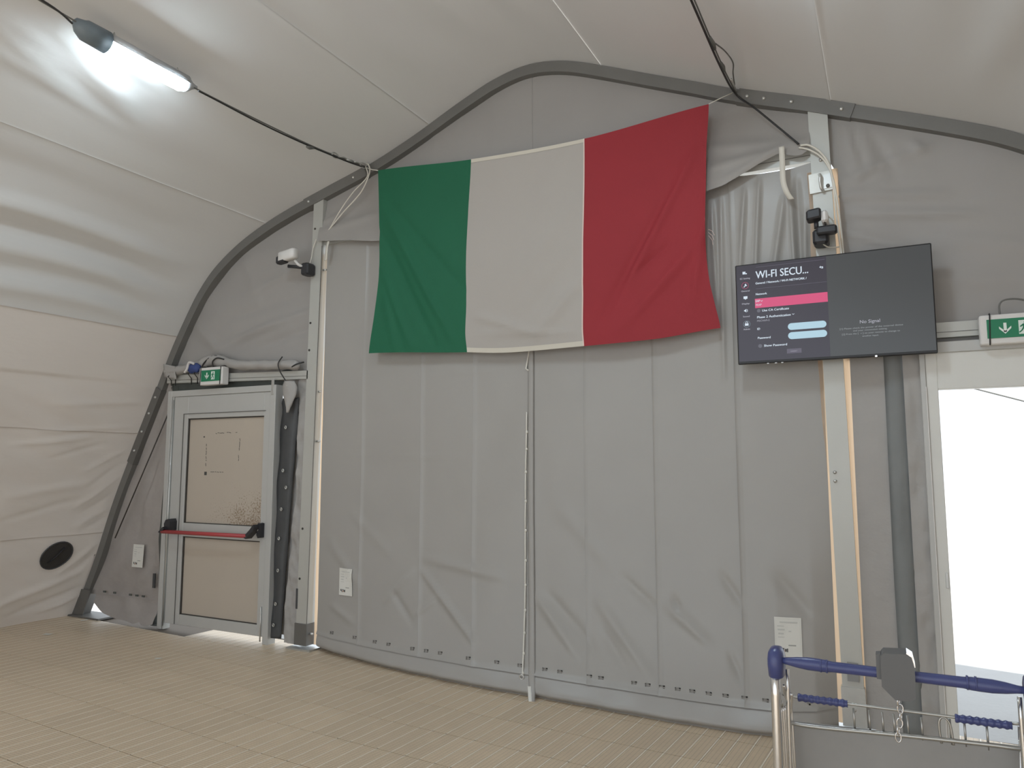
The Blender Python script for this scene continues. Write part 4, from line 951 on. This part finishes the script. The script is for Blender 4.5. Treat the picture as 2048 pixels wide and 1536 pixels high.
w2=wire([(1.475,0.02,3.842),(1.478,-.4,3.80),(1.48,-.8,3.79),(1.48,-1.2,3.795),(1.48,-2.45,3.80),(1.48,-4.5,3.88)],'grey wire under the right roof slope ending at the arch above the flag',.0045)
MB().tube([(1.479,-.66,3.79),(1.480,-.72,3.79),(1.481,-.80,3.79)],[.008,.015,.006],8).build('clamp','rope_grey',w2,True)
MB().tube([(1.477,-.38,3.80),(1.478,-.44,3.797),(1.479,-.50,3.795)],[.006,.014,.006],8).build('clamp','rope_grey',w2,True)
MB().tube(bez([(1.49,-.70,3.80),(1.515,-.55,3.825),(1.53,-.40,3.83),(1.505,-.26,3.84),(1.485,-.10,3.845)],6),.004,6).build('loop','rope_grey',w2,True)
MB().tube([(1.482,-.20,3.835),(1.478,-.06,3.845),(1.475,.01,3.85)],.007,8).build('shackle','bolt_steel',w2,True)
def lead(name,pts,r,m_,label,n=8): 
    o=MB().tube(bez(pts,n),r,6).build(name,m_,None,True,origin=pts[0]); return tag(o,label,'cable')
lead('lamp_cable',[(-1.43,-1.70,3.755),(-1.45,-1.55,3.77),(-1.462,-1.2,3.78),(-1.462,-.8,3.80),(-1.462,-.3,3.845),(-1.47,-.03,3.885)],.0055,'cable_black','black cable running from the lit lamp to the arch')
lead('lamp_cable',[(-1.44,-2.48,3.76),(-1.45,-2.6,3.80),(-1.46,-3.0,3.83),(-1.47,-4.2,3.90)],.0055,'cable_black','black cable leaving the grey end of the lit lamp')
lead('lamp_cable',[(1.47,-1.6,3.78),(1.472,-1.0,3.775),(1.475,-.5,3.77),(1.478,-.05,3.815),(1.60,-.06,3.68),(1.73,-.06,3.53),(1.842,-.06,3.40)],.0065,'cable_black','black cable slanting down from the right wire to the crossbeam')
lead('white_lead',[(-1.46,-.03,3.92),(-1.42,-.05,3.89),(-1.41,-.05,3.82),(-1.50,-.04,3.68),(-1.68,-.03,3.55),(-1.80,-.02,3.46),(-1.86,-.01,3.42)],.006,'cable_white','outer white cable looping down from the arch beside the flag')
lead('white_lead',[(-1.47,-.03,3.90),(-1.44,-.04,3.80),(-1.58,-.035,3.70),(-1.67,-.03,3.62),(-1.74,-.03,3.54),(-1.84,-.01,3.44)],.005,'cable_white','inner white cable looping down from the arch beside the flag')
lead('white_lead',[(-1.98,-.02,3.36),(-2.015,-.02,3.28),(-2.02,-.03,3.2),(-2.03,-.04,3.14)],.004,'cable_white','white cable running down the post to the white camera')
lead('white_lead',[(1.85,-.05,3.395),(1.90,-.05,3.385),(1.96,-.045,3.33),(2.005,-.04,3.24),(2.022,-.03,3.10),(2.03,-.03,2.9),(2.045,-.03,2.72),(2.05,-.03,2.6)],.007,'cable_white','upper white cable bending over the television post and down its edge')
lead('white_lead',[(1.84,-.045,3.385),(1.90,-.04,3.36),(1.965,-.04,3.30),(2.012,-.035,3.20),(2.035,-.03,3.05),(2.05,-.02,2.85),(2.06,-.02,2.6)],.006,'cable_white','lower white cable bending over the television post and down its edge')
# webbing strap hanging at the lifted valance
mb=MB(); P=bez([(1.745,-.07,3.40),(1.745,-.065,3.30),(1.745,-.06,3.19),(1.76,-.05,3.12),(1.785,-.03,3.075)],6)
V=[];Fs=[]
for i,p in enumerate(P): V+=[(p.x-.016,p.y,p.z),(p.x+.016,p.y-.004,p.z)]
for i in range(len(P)-1): Fs.append((2*i,2*i+1,2*i+3,2*i+2))
mb._add(V,Fs); o=mb.build('webbing_strap','cable_white',None,True,origin=(1.745,-.07,3.4)); thicken(o,.003); tag(o,'pale webbing strap hanging below the lifted valance near the television','strap')
mb=MB(); P=bez([(-1.845,-.02,3.32),(-1.85,-.03,3.27),(-1.855,-.03,3.22),(-1.87,-.02,3.16)],6); V=[];Fs=[]
for i,p in enumerate(P): V+=[(p.x-.013,p.y,p.z),(p.x+.013,p.y-.004,p.z)]
for i in range(len(P)-1): Fs.append((2*i,2*i+1,2*i+3,2*i+2))
mb._add(V,Fs); o=mb.build('webbing_strap','cable_white',None,True,origin=(-1.85,-.02,3.32)); thicken(o,.003); tag(o,'short pale webbing strap under the valance beside the left post','strap')
def lamp(x,y0,y1,z,label):
    r=empty('tube_lamp',(x,y0,z),label,'lamp','tube lamps hung under the roof')
    n=18
    # tray with an open underside, glowing diffuser below, grey end cap with tapered nose, small far cap
    mb=MB(); V=[];Fs=[]; R=.058
    for k,y in enumerate((y0,y1)):
        for i in range(9):
            a=math.pi*(i/8)-.12*(1 if i==0 else -1 if i==8 else 0); V.append((x+R*math.cos(a),y,z+R*math.sin(a)))
    for i in range(8): Fs.append((i,i+1,9+i+1,9+i))
    mb._add(V,Fs); o=mb.build('tray','lamp_tray',r,True); thicken(o,.003,1)
    mb=MB(); mb.tube([(x,y0+.01,z-.006),(x,y1-.03,z-.006),(x,y1,z-.002)],[.050,.050,.040],16); mb.build('glowing_diffuser','lamp_glow',r,True)
    mb=MB(); mb.tube([(x,y0+.012,z),(x,y0-.11,z+.002),(x,y0-.14,z+.012),(x,y0-.17,z+.03)],[.062,.058,.044,.018],16); mb.build('end_cap','lamp_grey',r,True)
    mb=MB(); mb.tube([(x,y1-.012,z+.004),(x,y1+.02,z+.006),(x,y1+.05,z+.012),(x,y1+.085,z+.02)],[.047,.042,.022,.010],14); mb.build('end_cap','lamp_tray',r,True)
    mb=MB()
    for yy in (y0+.05,y1-.06): mb.tube([(x+.02,yy,z+.05),(x+.005,yy,z+.075),(x-.02,yy,z+.05)],.004,6)
    mb.build('hanger','bolt_steel',r,True)
    return r
lamp(-1.485,-2.275,-1.755,3.785,'lit tube lamp with a grey end cap under the left roof slope')
lamp(1.485,-2.0,-1.48,3.785,'lit tube lamp under the right roof slope, just above the picture')

# ------------------------------------------------------------------ luggage trolley
TYH=-2.68
tr=empty('luggage_trolley',(2.23,-2.68,0),'airport luggage trolley with a blue handle and grey panel before the doorway','trolley')
XL,XR=1.968,2.502
for x_ in (XL,XR):
    MB().tube(bez([(x_,TYH,.965),(x_,TYH,.6),(x_,TYH+.01,.3),(x_,TYH+.06,.14)],5),.0115,10).build('mast','chrome',tr,True)
    MB().tube(bez([(x_+.022*(1 if x_==XL else -1),TYH+.055,.965),(x_+.02*(1 if x_==XL else -1),TYH+.055,.6),(x_+.02*(1 if x_==XL else -1),TYH+.06,.15)],5),.005,8).build('inner_mast','chrome',tr,True)
    mb=MB(); prof_=[(.016,.955),(.0185,.958),(.0205,.985),(.0205,1.000),(.0185,1.014),(.013,1.023),(.004,1.027)]; n=16; V=[];Fs=[]
    for rr_,zz in prof_:
        for k in range(n):
            a=2*math.pi*k/n; c_,s_=math.cos(a),math.sin(a); sg=lambda q:math.copysign(abs(q)**.75,q)
            V.append((x_+rr_*sg(c_)*1.0+.002,TYH+rr_*sg(s_)*2.0+.02,zz))
    for j in range(len(prof_)-1):
        for k in range(n): Fs.append((j*n+k,j*n+(k+1)%n,(j+1)*n+(k+1)%n,(j+1)*n+k))
    Fs+=[tuple(range(n-1,-1,-1)),tuple((len(prof_)-1)*n+k for k in range(n))]
    mb._add(V,Fs); mb.build('corner_cap','trolley_blue',tr,True)
hx=[1.985,2.0,2.02,2.045,2.07,2.085,2.10,2.20,2.27,2.37,2.385,2.40,2.425,2.45,2.47,2.488]; hr=[.007,.009,.0125,.0150,.0150,.0145,.0125,.0120,.0120,.0125,.0145,.0150,.0150,.0125,.009,.007]
MB().tube([(x_,TYH,.9985-.0003*k) for k,x_ in enumerate(hx)],hr,14).build('handle','trolley_blue',tr,True)
for x_ in (2.075,2.088,2.378,2.394): MB().tube([(x_-.002,TYH,.9965),(x_+.002,TYH,.9965)],.0156,14).build('grip_ring','trolley_blue',tr,True)
mb=MB(); mb.prism([(2.206,1.040),(2.212,1.047),(2.258,1.050),(2.270,1.042),(2.275,1.020),(2.275,.955),(2.262,.946),(2.232,.946),(2.206,.972)],TYH-.028,TYH+.035); mb.build('coin_lock','trolley_box',tr)
mb=MB(); mb.prism([(2.196,1.040),(2.206,1.042),(2.206,.985),(2.196,.985)],TYH-.015,TYH+.02); mb.build('lock_slot','trolley_box',tr)
MB().prism([(2.259,1.050),(2.270,1.043),(2.275,1.022),(2.2765,1.022),(2.272,1.045),(2.260,1.0525)],TYH-.024,TYH+.03).build('lock_trim','tv_field' if False else 'chrome',tr)
for k in range(6):
    c=Vector((2.238+.004*math.sin(k),TYH-.005,.938-.016*k)); sd=Vector((1,0,0)) if k%2 else Vector((.3,1,0)).normalized()
    MB().tube([c+Vector((0,0,.011*math.cos(a)))+sd*(.006*math.sin(a)) for a in [2*math.pi*i/10 for i in range(10)]],.0018,5,closed=True).build('chain_link','chrome',tr,True)
YB=-2.55
MB().tube(bez([(1.975,YB-.05,.895),(1.985,YB-.01,.886),(2.0,YB,.878),(2.13,YB,.879),(2.25,YB,.880),(2.36,YB,.881),(2.48,YB,.885),(2.497,YB-.05,.90)],5),.0038,8).build('basket_rod','trolley_wire',tr,True)
for x0_,x1_ in ((2.004,2.122),(2.356,2.470)):
    n=40; MB().tube([(lerp(x0_,x1_,k/n),YB,.878+.0025*(lerp(x0_,x1_,k/n)-2)) for k in range(n+1)],[.0092+.0012*math.sin(k*2*math.pi/5) for k in range(n+1)],10).build('roller_sleeve','trolley_blue',tr,True)
MB().tube(bez([(1.972,YB-.10,.88),(1.966,YB-.03,.87),(1.964,YB,.84),(1.970,YB,.818),(1.990,YB,.811),(2.06,YB,.811),(2.24,YB,.821),(2.42,YB,.829),(2.49,YB,.832),(2.506,YB,.85),(2.504,YB-.1,.88)],6),.0052,8).build('basket_rim','trolley_wire',tr,True)
mb=MB(); mb.prism([(1.984,.812),(2.24,.822),(2.488,.832),(2.488,.42),(1.984,.42)],YB+.004,YB+.016); mb.build('front_panel','trolley_grey',tr)
mb=MB(); mb.box((1.995,YB+.000,.690),(2.48,YB+.004,.697)); mb.build('panel_groove','trolley_box',tr)
for k in range(6):
    yy=YB-.105+.022*k; x_=1.980+.002*k
    MB().tube(bez([(x_-.004,yy,.878-.004*k),(x_-.002,yy,.80),(x_,yy,.72),(x_+.001,yy+.004,.675),(x_+.008,yy+.012,.645),(x_+.03,yy+.02,.632)],5),.0032,6).build('basket_wire','chrome',tr,True)
for k in range(6):
    yy=YB-.105+.022*k; x_=2.490-.002*k
    MB().tube([(x_+.004,yy,.878),(x_,yy,.72),(x_-.03,yy+.02,.64)],.0032,6).build('basket_wire','chrome',tr,True)
MB().tube(bez([(1.984,YB-.10,.93),(1.980,YB-.06,.90),(1.984,YB-.04,.882),(1.995,YB-.05,.898),(1.990,YB-.03,.86),(1.980,YB-.02,.82)],6),.004,8).build('hinge_hook','chrome',tr,True)
for x_ in (2.135,2.170,2.20,2.225,2.255,2.285,2.345,2.375,2.42):
    MB().tube([(x_,YB+.006,.868 if x_<2.33 else .874),(x_+.001,YB+.006,.815)],.0028,6).build('basket_wire','trolley_wire',tr,True)
MB().tube(bez([(2.325,YB+.004,.815),(2.322,YB+.004,.862),(2.332,YB+.004,.876),(2.345,YB+.004,.862),(2.350,YB+.004,.815)],6),.003,6).build('wire_loop','trolley_wire',tr,True)
# undercarriage (below the picture)
for x_,xf in ((XL,2.10),(XR,2.37)):
    MB().tube(bez([(x_,TYH+.06,.14),(lerp(x_,xf,.3),TYH+.3,.12),(xf,TYH+.86,.10)],5),.014,10).build('side_rail','chrome',tr,True)
for k in range(5):
    t=.15+.18*k; MB().tube([(lerp(XL,2.10,t),TYH+.06+.8*t,.135),(lerp(XR,2.37,t),TYH+.06+.8*t,.135)],.008,8).build('deck_bar','chrome',tr,True)
MB().tube([(XL,TYH,.42),(XR,TYH,.42)],.010,8).build('cross_tube','chrome',tr,True)
for x_,yy in ((XL,TYH+.02),(XR,TYH+.02),(2.235,TYH+.80)):
    MB().tube([(x_-.018,yy,.065),(x_+.018,yy,.065)],.065,18).build('wheel','tyre',tr,True)
    mb=MB(); mb.box((x_-.026,yy-.012,.06),(x_-.020,yy+.012,.15)); mb.box((x_+.020,yy-.012,.06),(x_+.026,yy+.012,.15)); mb.box((x_-.026,yy-.012,.145),(x_+.026,yy+.012,.152)); mb.build('wheel_fork','galv',tr)

# ------------------------------------------------------------------ litter and outdoor rope
def scrap(x,y,s,a,label):
    mb=MB(); c,s_=math.cos(a),math.sin(a)
    pts=[(-1,-.4),(.9,-.6),(1.1,.3),(.1,.6),(-.8,.4)]
    n=len(pts); V=[(x+(p*c-q*s_)*s,y+(p*s_+q*c)*s,.003+.006*((k*7)%3)/2) for k,(p,q) in enumerate(pts)]
    mb._add(V,[tuple(range(n))]); o=mb.build('paper_scrap','paper',None,False,origin=(x,y,.003)); thicken(o,.001,1); tag(o,label,'litter')
scrap(-4.35,-.62,.045,.2,'small pale scrap on the floor near the side wall'); scrap(-2.79,-.72,.028,.3,'small pale scrap on the floor in front of the push-bar door'); scrap(-4.62,-.12,.03,1,'tiny pale scrap at the foot of the arch')
tag(MB().tube([(2.2,3.2,2.42),(3.4,3.4,2.02),(5.5,3.8,1.3)],.008,6).build('guy_rope','rope_grey',None,True,origin=(2.2,3.2,2.42)),'thin rope sloping across the bright view outside the doorway','rope')
